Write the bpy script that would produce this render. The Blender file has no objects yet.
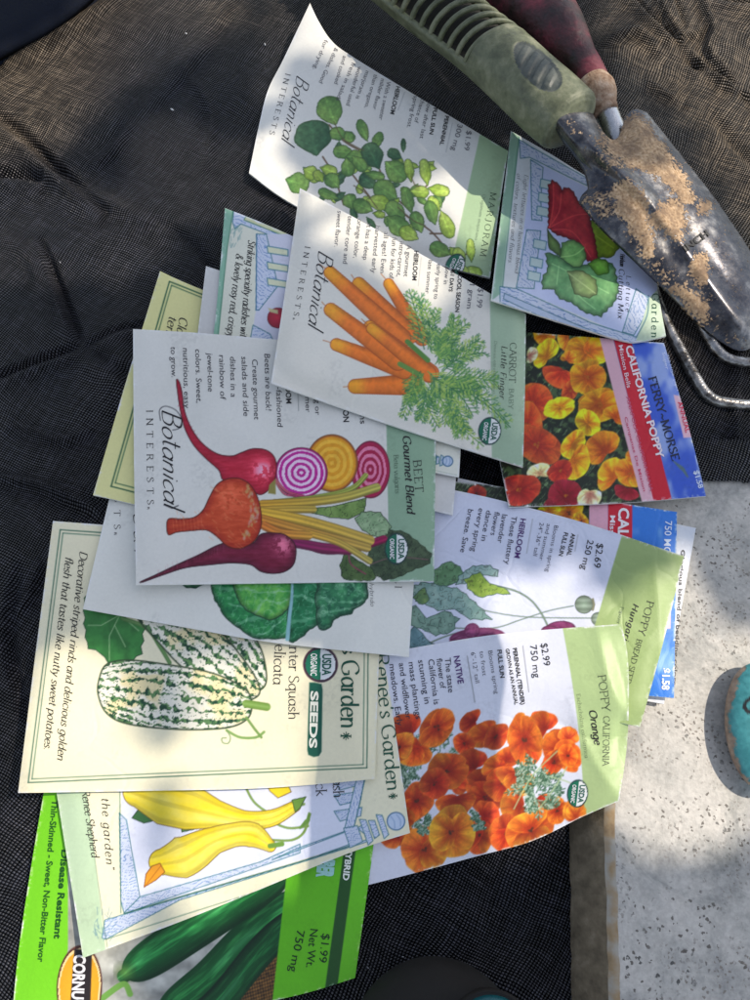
import bpy, math, random
import numpy as np
from mathutils import Vector
R = math.radians
random.seed(7); rng = np.random.default_rng(11)
scene = bpy.context.scene
COL = scene.collection
# ------------------------------------------------------------------ camera
D = 0.32; TILT = R(20); F = 770.0
CAM = np.array([0, -D*math.sin(TILT), D*math.cos(TILT)])
FW = np.array([0, math.sin(TILT), -math.cos(TILT)]); UP = np.array([0, math.cos(TILT), math.sin(TILT)])
def W(P, z):
    """point of the photograph -> point in space at height z (metres)"""
    P = np.atleast_2d(np.asarray(P, float)); z = np.broadcast_to(np.asarray(z, float), (len(P),))
    r = FW[None, :] + ((P[:, 0]-375)/F)[:, None]*np.array([1., 0, 0]) - ((P[:, 1]-500)/F)[:, None]*UP
    t = (z-CAM[2])/r[:, 2]
    return CAM[None, :] + r*t[:, None]
def pxsize(P, z):                                  # metres per photo pixel there
    w = W([P], z)[0]; return float(np.dot(w-CAM, FW))/F
cd = bpy.data.cameras.new('camera'); cam = bpy.data.objects.new('camera', cd); COL.objects.link(cam)
cd.sensor_fit = 'VERTICAL'; cd.sensor_height = 36; cd.lens = 36*F/1000
cd.clip_start = 0.01; cd.clip_end = 100
cam.location = CAM; cam.rotation_euler = (TILT, 0, 0)
scene.camera = cam
# ------------------------------------------------------------------ colour, noise
def lin(c):
    c = np.clip(np.asarray(c, float), 0, 1)
    return np.where(c <= .04045, c/12.92, ((c+.055)/1.055)**2.4)
def rgb(r, g, b): return (r/255., g/255., b/255.)
def vnoise(P, sc, seed=0):
    q = P/sc; i = np.floor(q).astype(np.int64); f = q-i; f = f*f*(3-2*f)
    def h(a, b):
        n = (a*374761393+b*668265263+seed*974711) & 0x7fffffff
        n = ((n ^ (n >> 13))*1274126177) & 0x7fffffff
        return ((n ^ (n >> 16)) & 0xffff)/65535.
    x, y = i[:, 0], i[:, 1]
    return (h(x, y)*(1-f[:, 0])+h(x+1, y)*f[:, 0])*(1-f[:, 1])+(h(x, y+1)*(1-f[:, 0])+h(x+1, y+1)*f[:, 0])*f[:, 1]
def fbm(P, sc, seed=0, o=3):
    s = 0; a = .5; t = 0
    for k in range(o): s = s+a*vnoise(P, sc/2**k, seed+k); t += a; a *= .5
    return s/t
def sst(a, b, x):
    t = np.clip((x-a)/(b-a), 0, 1); return t*t*(3-2*t)
def cat(pts, n=8, closed=False):
    p = np.asarray(pts, float); m = len(p); out = []
    rngk = range(m if closed else m-1)
    for k in rngk:
        if closed: a, b, c, d = p[(k-1) % m], p[k], p[(k+1) % m], p[(k+2) % m]
        else: a, b, c, d = p[max(k-1, 0)], p[k], p[k+1], p[min(k+2, m-1)]
        for j in range(n):
            t = j/n
            out.append(.5*((2*b)+(c-a)*t+(2*a-5*b+4*c-d)*t*t+(-a+3*b-3*c+d)*t**3))
    if not closed: out.append(p[-1])
    return np.array(out)
def resample(pts, n):
    p = np.asarray(pts, float); d = np.r_[0, np.cumsum(np.hypot(*np.diff(p[:, :2], axis=0).T))]
    t = np.linspace(0, d[-1], n)
    return np.stack([np.interp(t, d, p[:, k]) for k in range(p.shape[1])], 1)
def inside(P, poly):
    c = np.zeros(len(P), bool); n = len(poly)
    for k in range(n):
        x0, y0 = poly[k]; x1, y1 = poly[(k+1) % n]
        if y0 == y1: continue
        m = ((y0 > P[:, 1]) != (y1 > P[:, 1])) & (P[:, 0] < (x1-x0)*(P[:, 1]-y0)/(y1-y0)+x0)
        c ^= m
    return c
def dist_poly(P, poly, closed=True):
    d = np.full(len(P), 1e9); tt = np.zeros(len(P)); sd = np.zeros(len(P)); n = len(poly); L = 0
    for k in range(n if closed else n-1):
        a = poly[k]; b = poly[(k+1) % n]; ab = b-a; l2 = float(ab@ab)+1e-12; l = l2**.5
        t = np.clip(((P-a)@ab)/l2, 0, 1); q = P-a-t[:, None]*ab; dd = np.hypot(q[:, 0], q[:, 1])
        m = dd < d; d[m] = dd[m]; tt[m] = (L+t*l)[m]
        sd[m] = ((ab[0]*q[:, 1]-ab[1]*q[:, 0])/l)[m]; L += l
    return d, tt/max(L, 1e-9), sd
# ------------------------------------------------------------------ object helpers
def link(name, me, parent=None, mats=(), smooth=True):
    o = bpy.data.objects.new(name, me); COL.objects.link(o)
    if parent is not None: o.parent = parent
    for m in mats: me.materials.append(m)
    if smooth and len(me.polygons): me.polygons.foreach_set('use_smooth', np.ones(len(me.polygons), bool))
    return o
def mesh_np(name, V, Fq, colors=None):
    """V (n,3), Fq (m,3|4) arrays"""
    me = bpy.data.meshes.new(name); V = np.asarray(V, np.float32); Fq = np.asarray(Fq, np.int32)
    k = Fq.shape[1]
    me.vertices.add(len(V)); me.vertices.foreach_set('co', V.ravel())
    me.loops.add(Fq.size); me.loops.foreach_set('vertex_index', Fq.ravel())
    me.polygons.add(len(Fq)); me.polygons.foreach_set('loop_start', np.arange(0, Fq.size, k, dtype=np.int32))
    me.update(calc_edges=True); me.validate()
    if colors is not None:
        at = me.color_attributes.new('Col', 'FLOAT_COLOR', 'POINT')
        c = np.ones((len(V), 4), np.float32); c[:, :colors.shape[1]] = colors
        at.data.foreach_set('color', c.ravel())
    return me
def grid_faces(nu, nv):
    i = np.arange(nu-1)[:, None]*nv+np.arange(nv-1)[None, :]
    return np.stack([i, i+nv, i+nv+1, i+1], -1).reshape(-1, 4)
def tag(o, label, cat_, group=None, kind=None):
    if label: o['label'] = label
    if cat_: o['category'] = cat_
    if group: o['group'] = group
    if kind: o['kind'] = kind
    return o
# ------------------------------------------------------------------ materials
def newmat(name):
    m = bpy.data.materials.new(name); m.use_nodes = True; nt = m.node_tree
    b = nt.nodes['Principled BSDF']; return m, nt, b
def N(nt, t, **kw):
    n = nt.nodes.new(t)
    for k, v in kw.items():
        if k in n.inputs: n.inputs[k].default_value = v
        else: setattr(n, k, v)
    return n
def ramp(nt, fac, stops):
    r = nt.nodes.new('ShaderNodeValToRGB'); e = r.color_ramp.elements
    while len(e) < len(stops): e.new(.5)
    for k, (p, c) in enumerate(stops): e[k].position = p; e[k].color = tuple(c)+(1,) if len(c) == 3 else c
    nt.links.new(fac, r.inputs[0]); return r.outputs[0]
def mix(nt, f, a, b, mode='MIX'):
    n = nt.nodes.new('ShaderNodeMix'); n.data_type = 'RGBA'; n.blend_type = mode
    for s, v in ((n.inputs[0], f), (n.inputs[6], a), (n.inputs[7], b)):
        if hasattr(v, 'links') or hasattr(v, 'is_output'): nt.links.new(v, s)
        elif isinstance(v, (int, float)): s.default_value = v
        else: s.default_value = tuple(v)+(1,) if len(v) == 3 else v
    return n.outputs[2]
def math_(nt, op, a, b=None):
    n = nt.nodes.new('ShaderNodeMath'); n.operation = op
    for s, v in ((n.inputs[0], a), (n.inputs[1], b)):
        if v is None: continue
        if isinstance(v, (int, float)): s.default_value = v
        else: nt.links.new(v, s)
    return n.outputs[0]
def coords(nt, scale=(1, 1, 1), rot=(0, 0, 0)):
    tc = nt.nodes.new('ShaderNodeTexCoord'); mp = nt.nodes.new('ShaderNodeMapping')
    mp.inputs['Scale'].default_value = scale; mp.inputs['Rotation'].default_value = rot
    nt.links.new(tc.outputs['Object'], mp.inputs[0]); return mp.outputs[0]
def bump(nt, b, h, strength=.3, dist=.0005):
    n = nt.nodes.new('ShaderNodeBump'); n.inputs['Strength'].default_value = strength; n.inputs['Distance'].default_value = dist
    nt.links.new(h, n.inputs['Height']); nt.links.new(n.outputs[0], b.inputs['Normal'])
def m_paper():
    m, nt, b = newmat('printed_paper')
    a = N(nt, 'ShaderNodeVertexColor', layer_name='Col')
    co = coords(nt)
    n1 = N(nt, 'ShaderNodeTexNoise', Scale=900., Detail=3.); nt.links.new(co, n1.inputs[0])
    n2 = N(nt, 'ShaderNodeTexNoise', Scale=28., Detail=4.); nt.links.new(co, n2.inputs[0])
    v = ramp(nt, n1.outputs[0], [(.3, (.95, .95, .95)), (.7, (1, 1, 1))])
    v2 = ramp(nt, n2.outputs[0], [(.3, (.95, .945, .93)), (.6, (1, 1, 1))])
    c = mix(nt, 1., a.outputs[0], v, 'MULTIPLY'); c = mix(nt, 1., c, v2, 'MULTIPLY')
    nt.links.new(c, b.inputs['Base Color'])
    r = ramp(nt, n2.outputs[0], [(.3, (.36,)*3), (.7, (.52,)*3)]); nt.links.new(r, b.inputs['Roughness'])
    b.inputs['Specular IOR Level'].default_value = .45
    n3 = N(nt, 'ShaderNodeTexNoise', Scale=60., Detail=5., Distortion=.6); nt.links.new(co, n3.inputs[0])
    s = math_(nt, 'ADD', math_(nt, 'MULTIPLY', n1.outputs[0], .06), n3.outputs[0])
    vo = N(nt, 'ShaderNodeTexVoronoi', Scale=34., feature='DISTANCE_TO_EDGE'); n4 = N(nt, 'ShaderNodeTexNoise', Scale=12., Detail=4.); nt.links.new(co, n4.inputs[0])
    vm = N(nt, 'ShaderNodeVectorMath', operation='MULTIPLY_ADD'); vm.inputs[1].default_value = (.05, .05, .05); nt.links.new(n4.outputs[1], vm.inputs[0]); nt.links.new(co, vm.inputs[2]); nt.links.new(vm.outputs[0], vo.inputs[0])
    cr = ramp(nt, vo.outputs[0], [(0., (0, 0, 0)), (.035, (1, 1, 1))]); mk = ramp(nt, n2.outputs[0], [(.5, (0, 0, 0)), (.62, (.30, .30, .30))])
    s = math_(nt, 'ADD', s, math_(nt, 'MULTIPLY', cr, mk)); bump(nt, b, s, .45, .0009)
    return m
PAPER = m_paper()
# ------------------------------------------------------------------ height grid (1 mm)
GX0, GX1, GY0, GY1, GS = -.27, .29, -.34, .36, .001
gx = np.arange(GX0, GX1, GS); gy = np.arange(GY0, GY1, GS)
GXX, GYY = np.meshgrid(gx, gy, indexing='ij')
GP = np.stack([GXX.ravel(), GYY.ravel()], 1)
def to_px(X):
    v = X-CAM; d = v@FW
    return np.stack([375+F*v[:, 0]/d, 500-F*(v@UP)/d], 1)
def samp(H, x, y):
    u = np.clip((x-GX0)/GS, 0, len(gx)-1.001); v = np.clip((y-GY0)/GS, 0, len(gy)-1.001)
    i = u.astype(int); j = v.astype(int); a = u-i; b = v-j
    return (H[i, j]*(1-a)+H[i+1, j]*a)*(1-b)+(H[i, j+1]*(1-a)+H[i+1, j+1]*a)*b
def cast(P, H, lift=0.):
    P = np.asarray(P, float); z = np.full(len(P), .006)
    for _ in range(14):
        X = W(P, z); z = .5*z+.5*(samp(H, X[:, 0], X[:, 1])+lift)
    return W(P, z)
def blur(A, s):
    r = int(3*s)+1; k = np.exp(-.5*(np.arange(-r, r+1)/s)**2); k /= k.sum()
    for ax in (0, 1):
        B = np.pad(A, [(r, r) if q == ax else (0, 0) for q in (0, 1)], mode='edge'); o = np.zeros_like(A)
        for t, w in enumerate(k): o += w*(B[t:t+A.shape[0], :] if ax == 0 else B[:, t:t+A.shape[1]])
        A = o
    return A
# ------------------------------------------------------------------ ground heights
SLAB = .0135
slab_poly = np.array([(613, 487), (611, 700), (612, 822), (617, 1010), (625, 1400), (1300, 1400), (1300, 487)], float)
gpx0 = to_px(np.c_[GP, np.full(len(GP), SLAB)])
slab_m = inside(gpx0, np.array([(607, 440), (611, 700), (612, 822), (617, 1010), (625, 1500), (1500, 1500), (1500, 440)], float)).reshape(GXX.shape)
gpx = to_px(np.c_[GP, np.full(len(GP), .003)])
def crease(P, pts, amp, wd, side=0.):
    d, t, sd = dist_poly(P, cat(pts, 6), False); e = np.sin(np.clip(t, 0, 1)*np.pi)**.5
    return amp*e*(np.exp(-(d/wd)**2)+side*np.exp(-((sd-wd*1.8)/(wd*1.6))**2)*(d < wd*6))
fab = np.zeros(len(GP))
fab += .0075*np.exp(-(((gpx[:, 0]-330)/330)**2+((gpx[:, 1]-500)/330)**2)**1.5)
fab += .0035*(fbm(gpx, 170, 3, 2)-.5)+.0016*(fbm(gpx, 55, 9, 2)-.5)
for pts, amp, wd, sd in (
    ([(-20, 100), (25, 135), (60, 170), (110, 215)], -.0045, 7, -.6), ([(-20, 168), (20, 170), (45, 176)], -.005, 8, -.5),
    ([(40, 170), (90, 195), (150, 225)], .0028, 10, 0), ([(38, 235), (60, 290), (82, 345)], -.0035, 5, -.6),
    ([(-10, 378), (40, 360), (80, 347)], -.003, 5, -.6), ([(-10, 475), (50, 488), (110, 518)], .0028, 6, -.3),
    ([(85, 345), (140, 385), (180, 430)], -.0015, 8, -.5), ([(130, 120), (110, 150), (90, 165)], .002, 6, -.4),
    ([(240, -10), (200, 60), (140, 120)], -.0012, 9, -.5), ([(0, 230), (30, 260), (40, 300)], .0016, 8, -.4),
    ([(612, -10), (640, 30), (668, 55), (690, 80)], -.0030, 4, -.8), ([(650, 10), (668, 50), (690, 80), (720, 105), (760, 125)], .0030, 4, -.7),
    ([(680, 80), (710, 95), (740, 120)], -.0028, 4, -.8), ([(690, 10), (705, 45), (700, 70), (725, 100)], .0022, 4, -.7),
    ([(695, 12), (730, 20), (770, 25)], -.0022, 4, -.8), ([(595, 60), (630, 50), (655, 75)], .0018, 5, -.6),
    ([(655, 60), (690, 50), (700, 35)], .0015, 4, -.6), ([(640, 100), (665, 115), (668, 90)], .0014, 5, -.5),
    ([(660, 0), (672, 25), (680, 50)], -.0024, 4, -.7), ([(700, 130), (730, 170), (770, 210)], -.002, 7, -.6),
    ([(690, 290), (720, 330), (730, 400)], .002, 6, -.5), ([(725, 380), (725, 430), (735, 480)], .0015, 6, -.5),
    ([(20, 560), (8, 640), (25, 720)], -.0016, 7, -.5), ([(400, 905), (460, 910), (560, 905)], .0007, 8, 0),
    ([(0, 60), (60, 30), (120, -10)], .003, 10, 0), ([(85, 348), (120, 330), (165, 325)], -.0016, 4, -.6), ([(150, 215), (200, 250), (225, 300)], -.0012, 5, -.5), ([(180, 60), (210, 110), (205, 170)], .0012, 6, -.4), ([(10, 420), (60, 440), (95, 430)], .0014, 6, -.5), ([(5, 620), (25, 600), (40, 560)], .0012, 5, -.5), ([(430, 900), (470, 930), (480, 955)], .0008, 6, -.5)):
    fab += crease(gpx, pts, amp*(1.35 if pts[0][0] < 300 else 1.1), wd*.8, sd)
rot = gpx@np.array([[.8, -.6], [.6, .8]])
fab += .0012*(np.abs(fbm(rot*np.array([1, .45]), 26, 21, 3)-.5)*2)*sst(560, 640, gpx[:, 0])*sst(330, 200, gpx[:, 1])
fab = fab.reshape(GXX.shape)
edge_t = sst(560, 615, gpx[:, 0])*sst(520, 420, gpx[:, 1])
fab = fab+(edge_t*(SLAB+.0012)).reshape(GXX.shape)
fab = np.where(slab_m & (gpx[:, 1] < 560).reshape(GXX.shape), np.maximum(fab, SLAB+.0010), fab)
low = sst(520, 585, gpx[:, 0])*sst(500, 640, gpx[:, 1])
fab = fab*(1-.9*low.reshape(GXX.shape))
FAB = fab.copy()
B = np.where(slab_m, np.maximum(fab, SLAB), fab)
# ------------------------------------------------------------------ skeleton lettering (serif, italic, script)
def S_(s):
    w, r = s.split('|'); st = []
    for q in r.split(';'):
        c = q[0] == '~'; q = q[1:] if c else q
        p = [tuple(float(v) for v in t.split(',')) for t in q.split()]
        st.append((c, p))
    return float(w), st
GL = {k: S_(v) for k, v in {
'a': '.44|~.36,.34 .24,.45 .1,.38 .05,.2 .11,.03 .23,.01 .36,.14;.37,.45 .37,.05 .43,0',
'b': '.44|.08,.72 .08,0;~.08,.3 .2,.45 .34,.39 .39,.22 .33,.05 .2,0 .08,.1',
'c': '.39|~.36,.36 .25,.45 .1,.37 .05,.21 .11,.04 .25,0 .36,.08',
'd': '.46|~.36,.34 .24,.45 .1,.38 .05,.2 .11,.03 .23,.01 .36,.14;.37,.72 .37,.05 .43,0',
'e': '.40|.06,.25 .35,.25;~.35,.25 .32,.4 .21,.45 .09,.37 .05,.2 .12,.03 .25,0 .37,.08',
'f': '.28|~.34,.68 .25,.73 .16,.65 .14,.5 .14,.25 .14,0;.03,.43 .28,.43',
'g': '.44|~.36,.34 .24,.45 .1,.38 .05,.2 .11,.03 .23,.01 .36,.14;~.37,.45 .37,.1 .36,-.1 .28,-.21 .14,-.21 .05,-.14',
'h': '.45|.08,.72 .08,0;~.08,.3 .2,.44 .32,.42 .36,.3 .36,.15 .36,0',
'i': '.20|.1,.45 .1,0;.1,.6 .1,.64',
'j': '.20|~.11,.45 .11,.1 .1,-.12 .02,-.2 -.05,-.17;.1,.6 .1,.64',
'k': '.42|.08,.72 .08,0;.34,.44 .1,.2;.15,.25 .37,0',
'l': '.20|.1,.72 .1,0',
'm': '.68|.08,.45 .08,0;~.08,.3 .18,.44 .28,.42 .33,.3 .33,.15 .33,0;~.33,.3 .43,.44 .54,.42 .58,.3 .58,.15 .58,0',
'n': '.45|.08,.45 .08,0;~.08,.3 .2,.44 .32,.42 .36,.3 .36,.15 .36,0',
'o': '.43|~.21,.45 .09,.38 .05,.22 .1,.06 .21,0 .32,.06 .38,.22 .33,.39 .21,.45',
'p': '.44|.08,.45 .08,-.21;~.08,.3 .2,.45 .34,.39 .39,.22 .33,.05 .2,0 .08,.1',
'q': '.44|~.36,.34 .24,.45 .1,.38 .05,.2 .11,.03 .23,.01 .36,.14;.37,.45 .37,-.21',
'r': '.31|.08,.45 .08,0;~.08,.28 .16,.42 .24,.45 .3,.42',
's': '.34|~.28,.37 .18,.45 .08,.38 .1,.28 .22,.2 .29,.1 .2,.01 .1,.01 .04,.08',
't': '.28|~.13,.6 .13,.35 .13,.12 .18,.02 .27,.03;.03,.43 .26,.43',
'u': '.45|~.08,.45 .08,.28 .09,.08 .18,.0 .28,.04 .35,.15;.36,.45 .36,.05 .42,0',
'v': '.40|.03,.45 .19,0;.19,0 .36,.45',
'w': '.60|.03,.45 .17,0;.17,0 .3,.43;.3,.43 .42,0;.42,0 .56,.45',
'x': '.40|.04,.45 .35,0;.34,.45 .04,0',
'y': '.40|.04,.45 .2,.02;~.36,.45 .2,.02 .12,-.17 .02,-.2',
'z': '.38|.05,.44 .33,.44;.33,.44 .05,.01;.05,.01 .34,.01',
'A': '.60|.03,0 .28,.68;.28,.68 .55,0;.12,.25 .46,.25',
'B': '.54|.1,.68 .1,0;~.1,.67 .3,.67 .42,.6 .4,.44 .25,.37 .1,.37;~.1,.37 .32,.36 .47,.26 .44,.07 .28,.01 .1,.01',
'C': '.60|~.53,.55 .42,.67 .25,.67 .08,.52 .06,.3 .14,.08 .32,0 .47,.05 .55,.16',
'D': '.64|.1,.68 .1,0;~.1,.67 .32,.67 .52,.55 .58,.34 .52,.12 .32,.01 .1,.01',
'E': '.50|.1,.68 .1,0;.1,.67 .44,.67 .44,.58;.1,.36 .36,.36;.1,.01 .45,.01 .45,.11',
'F': '.47|.1,.68 .1,0;.1,.67 .44,.67 .44,.58;.1,.35 .35,.35',
'G': '.66|~.55,.55 .44,.67 .26,.67 .08,.52 .06,.3 .14,.08 .33,0 .48,.04 .55,.1;.56,.08 .56,.28 .4,.28',
'H': '.66|.1,.68 .1,0;.55,.68 .55,0;.1,.35 .55,.35',
'I': '.24|.12,.68 .12,0', 'J': '.34|~.24,.68 .24,.3 .22,.02 .12,-.1 .02,-.06',
'L': '.48|.1,.68 .1,0;.1,.01 .44,.01 .45,.12',
'M': '.76|.1,.68 .08,0;.1,.68 .37,.05;.37,.05 .64,.68;.64,.68 .67,0',
'N': '.66|.1,.68 .1,0;.1,.68 .55,0;.55,0 .55,.68',
'O': '.68|~.34,.68 .14,.6 .06,.34 .14,.08 .34,0 .54,.08 .62,.34 .54,.6 .34,.68',
'P': '.50|.1,.68 .1,0;~.1,.67 .3,.67 .44,.6 .44,.42 .3,.33 .1,.33',
'R': '.56|.1,.68 .1,0;~.1,.67 .3,.67 .43,.6 .42,.42 .28,.35 .1,.35;.28,.35 .53,0',
'S': '.47|~.39,.58 .28,.68 .13,.65 .09,.52 .18,.4 .34,.3 .42,.17 .32,.02 .15,.01 .06,.12',
'T': '.54|.27,.67 .27,0;.03,.57 .03,.67 .51,.67 .51,.57',
'U': '.62|~.1,.68 .1,.4 .12,.12 .3,0 .48,.1 .52,.3 .52,.68',
'V': '.60|.03,.68 .3,0;.3,0 .56,.68',
'W': '.86|.03,.68 .23,0;.23,0 .42,.6;.42,.6 .62,0;.62,0 .82,.68',
'Y': '.56|.03,.68 .27,.32;.52,.68 .27,.32;.27,.32 .27,0',
"'": '.14|.08,.7 .06,.55', '"': '.24|.07,.7 .06,.56;.17,.7 .16,.56', '.': '.18|.09,.0 .09,.05', ',': '.18|.1,.05 .06,-.1',
'~': '.5|~.03,.2 .14,.32 .26,.25 .36,.18 .47,.28', '&': '.6|~.5,.3 .4,.08 .2,0 .06,.12 .12,.3 .34,.5 .3,.66 .18,.62 .2,.42 .52,0', '-': '.28|.04,.22 .24,.22',
'+': '.5|.25,.05 .25,.6;.05,.33 .45,.33;.12,.18 .38,.48;.38,.18 .12,.48', ' ': '.24|0,-9 0,-9'}.items()}
def stroke_text(s, p0, p1, em, style='serif', weight=1., slant=None):
    """quads in photo px: list of (V2 (n,2), faces)"""
    sl = {'serif': 0, 'ital': .24, 'script': .42}[style] if slant is None else slant
    tot = sum(GL.get(c, GL['o'])[0] for c in s)
    p0 = np.array(p0, float); p1 = np.array(p1, float); L = np.hypot(*(p1-p0)); d = (p1-p0)/L; up = np.array([d[1], -d[0]])
    n_ch = len(s); weight *= .72; ymul = 1.
    if style == 'script': em *= 1.45
    kx = min(L/tot, em*1.22); gap = (L-kx*tot)/max(n_ch-1, 1); V = []; Fs = []; base = 0; x = 0.
    wmax = .105*weight*em; wmin = .034*weight*em
    if style == 'script': wmax, wmin = .078*weight*em, .024*weight*em
    for c in s:
        adv, st = GL.get(c, GL['o']); ym = .74 if (style == 'script' and c.islower() and c not in 'tl') else 1.
        for cur, p in st:
            if p[0][1] < -5: continue
            q = np.array(p)
            q = cat(q, 5) if cur else np.concatenate([np.linspace(q[k_], q[k_+1], max(2, int(np.hypot(*(q[k_+1]-q[k_]))/.09)+1)) for k_ in range(len(q)-1)])
            q = q[np.r_[True, np.hypot(*np.diff(q, axis=0).T) > 1e-6]]
            strokes = [(q, False)]
            if style == 'serif' and not cur and len(p) == 2 and abs(p[0][0]-p[1][0]) < .3 and abs(p[0][1]-p[1][1]) > .3:
                for e in (0, 1):
                    ex, ey = p[e]; strokes.append((np.array([(ex-.075, ey), (ex+.075, ey)]), True))
            for q, hair in strokes:
                q = np.stack([x+q[:, 0]*kx+q[:, 1]*em*sl, q[:, 1]*em*ym], 1)
                t = np.gradient(q, axis=0); t /= np.hypot(t[:, 0], t[:, 1])[:, None]+1e-9
                nrm = np.stack([-t[:, 1], t[:, 0]], 1)
                wv = wmin*1.3+0*t[:, 0] if hair else wmin+(wmax-wmin)*np.clip(np.abs(t[:, 1]*math.cos(.25)-t[:, 0]*math.sin(.25)), 0, 1)**1.3
                for sg in (1, -1):
                    o = q+sg*nrm*wv[:, None]/2
                    V.append(p0+o[:, :1]*d+o[:, 1:]*up)
                n = len(q); i = np.arange(n-1)+base
                Fs.append(np.stack([i, i+1, i+1+n, i+n], 1)); base += 2*n
        x += adv*kx+gap
    return np.concatenate(V), np.concatenate(Fs)
_fc = {}
def sans_text(s, p0, p1, em, weight=0., slant=0.):
    key = (s, weight)
    if key not in _fc:
        cu = bpy.data.curves.new('t', 'FONT'); cu.body = s; cu.size = 1; cu.resolution_u = 3; cu.offset = .016*weight
        o = bpy.data.objects.new('t', cu); COL.objects.link(o)
        bpy.context.view_layer.update()
        me = o.evaluated_get(bpy.context.evaluated_depsgraph_get()).to_mesh()
        me.calc_loop_triangles()
        v = np.array([x.co[:2] for x in me.vertices]).reshape(-1, 2); f = np.array([t.vertices[:] for t in me.loop_triangles]).reshape(-1, 3)
        _fc[key] = (v, f); bpy.data.objects.remove(o); bpy.data.curves.remove(cu)
    v, f = _fc[key]
    p0 = np.array(p0, float); p1 = np.array(p1, float); L = np.hypot(*(p1-p0)); d = (p1-p0)/L; up = np.array([d[1], -d[0]])
    k = L/max(v[:, 0].max(), 1e-6)
    xx = v[:, 0]*k; yy = v[:, 1]*em; xx = xx+yy*slant
    V = p0+xx[:, None]*d+yy[:, None]*up
    return V, f
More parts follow.
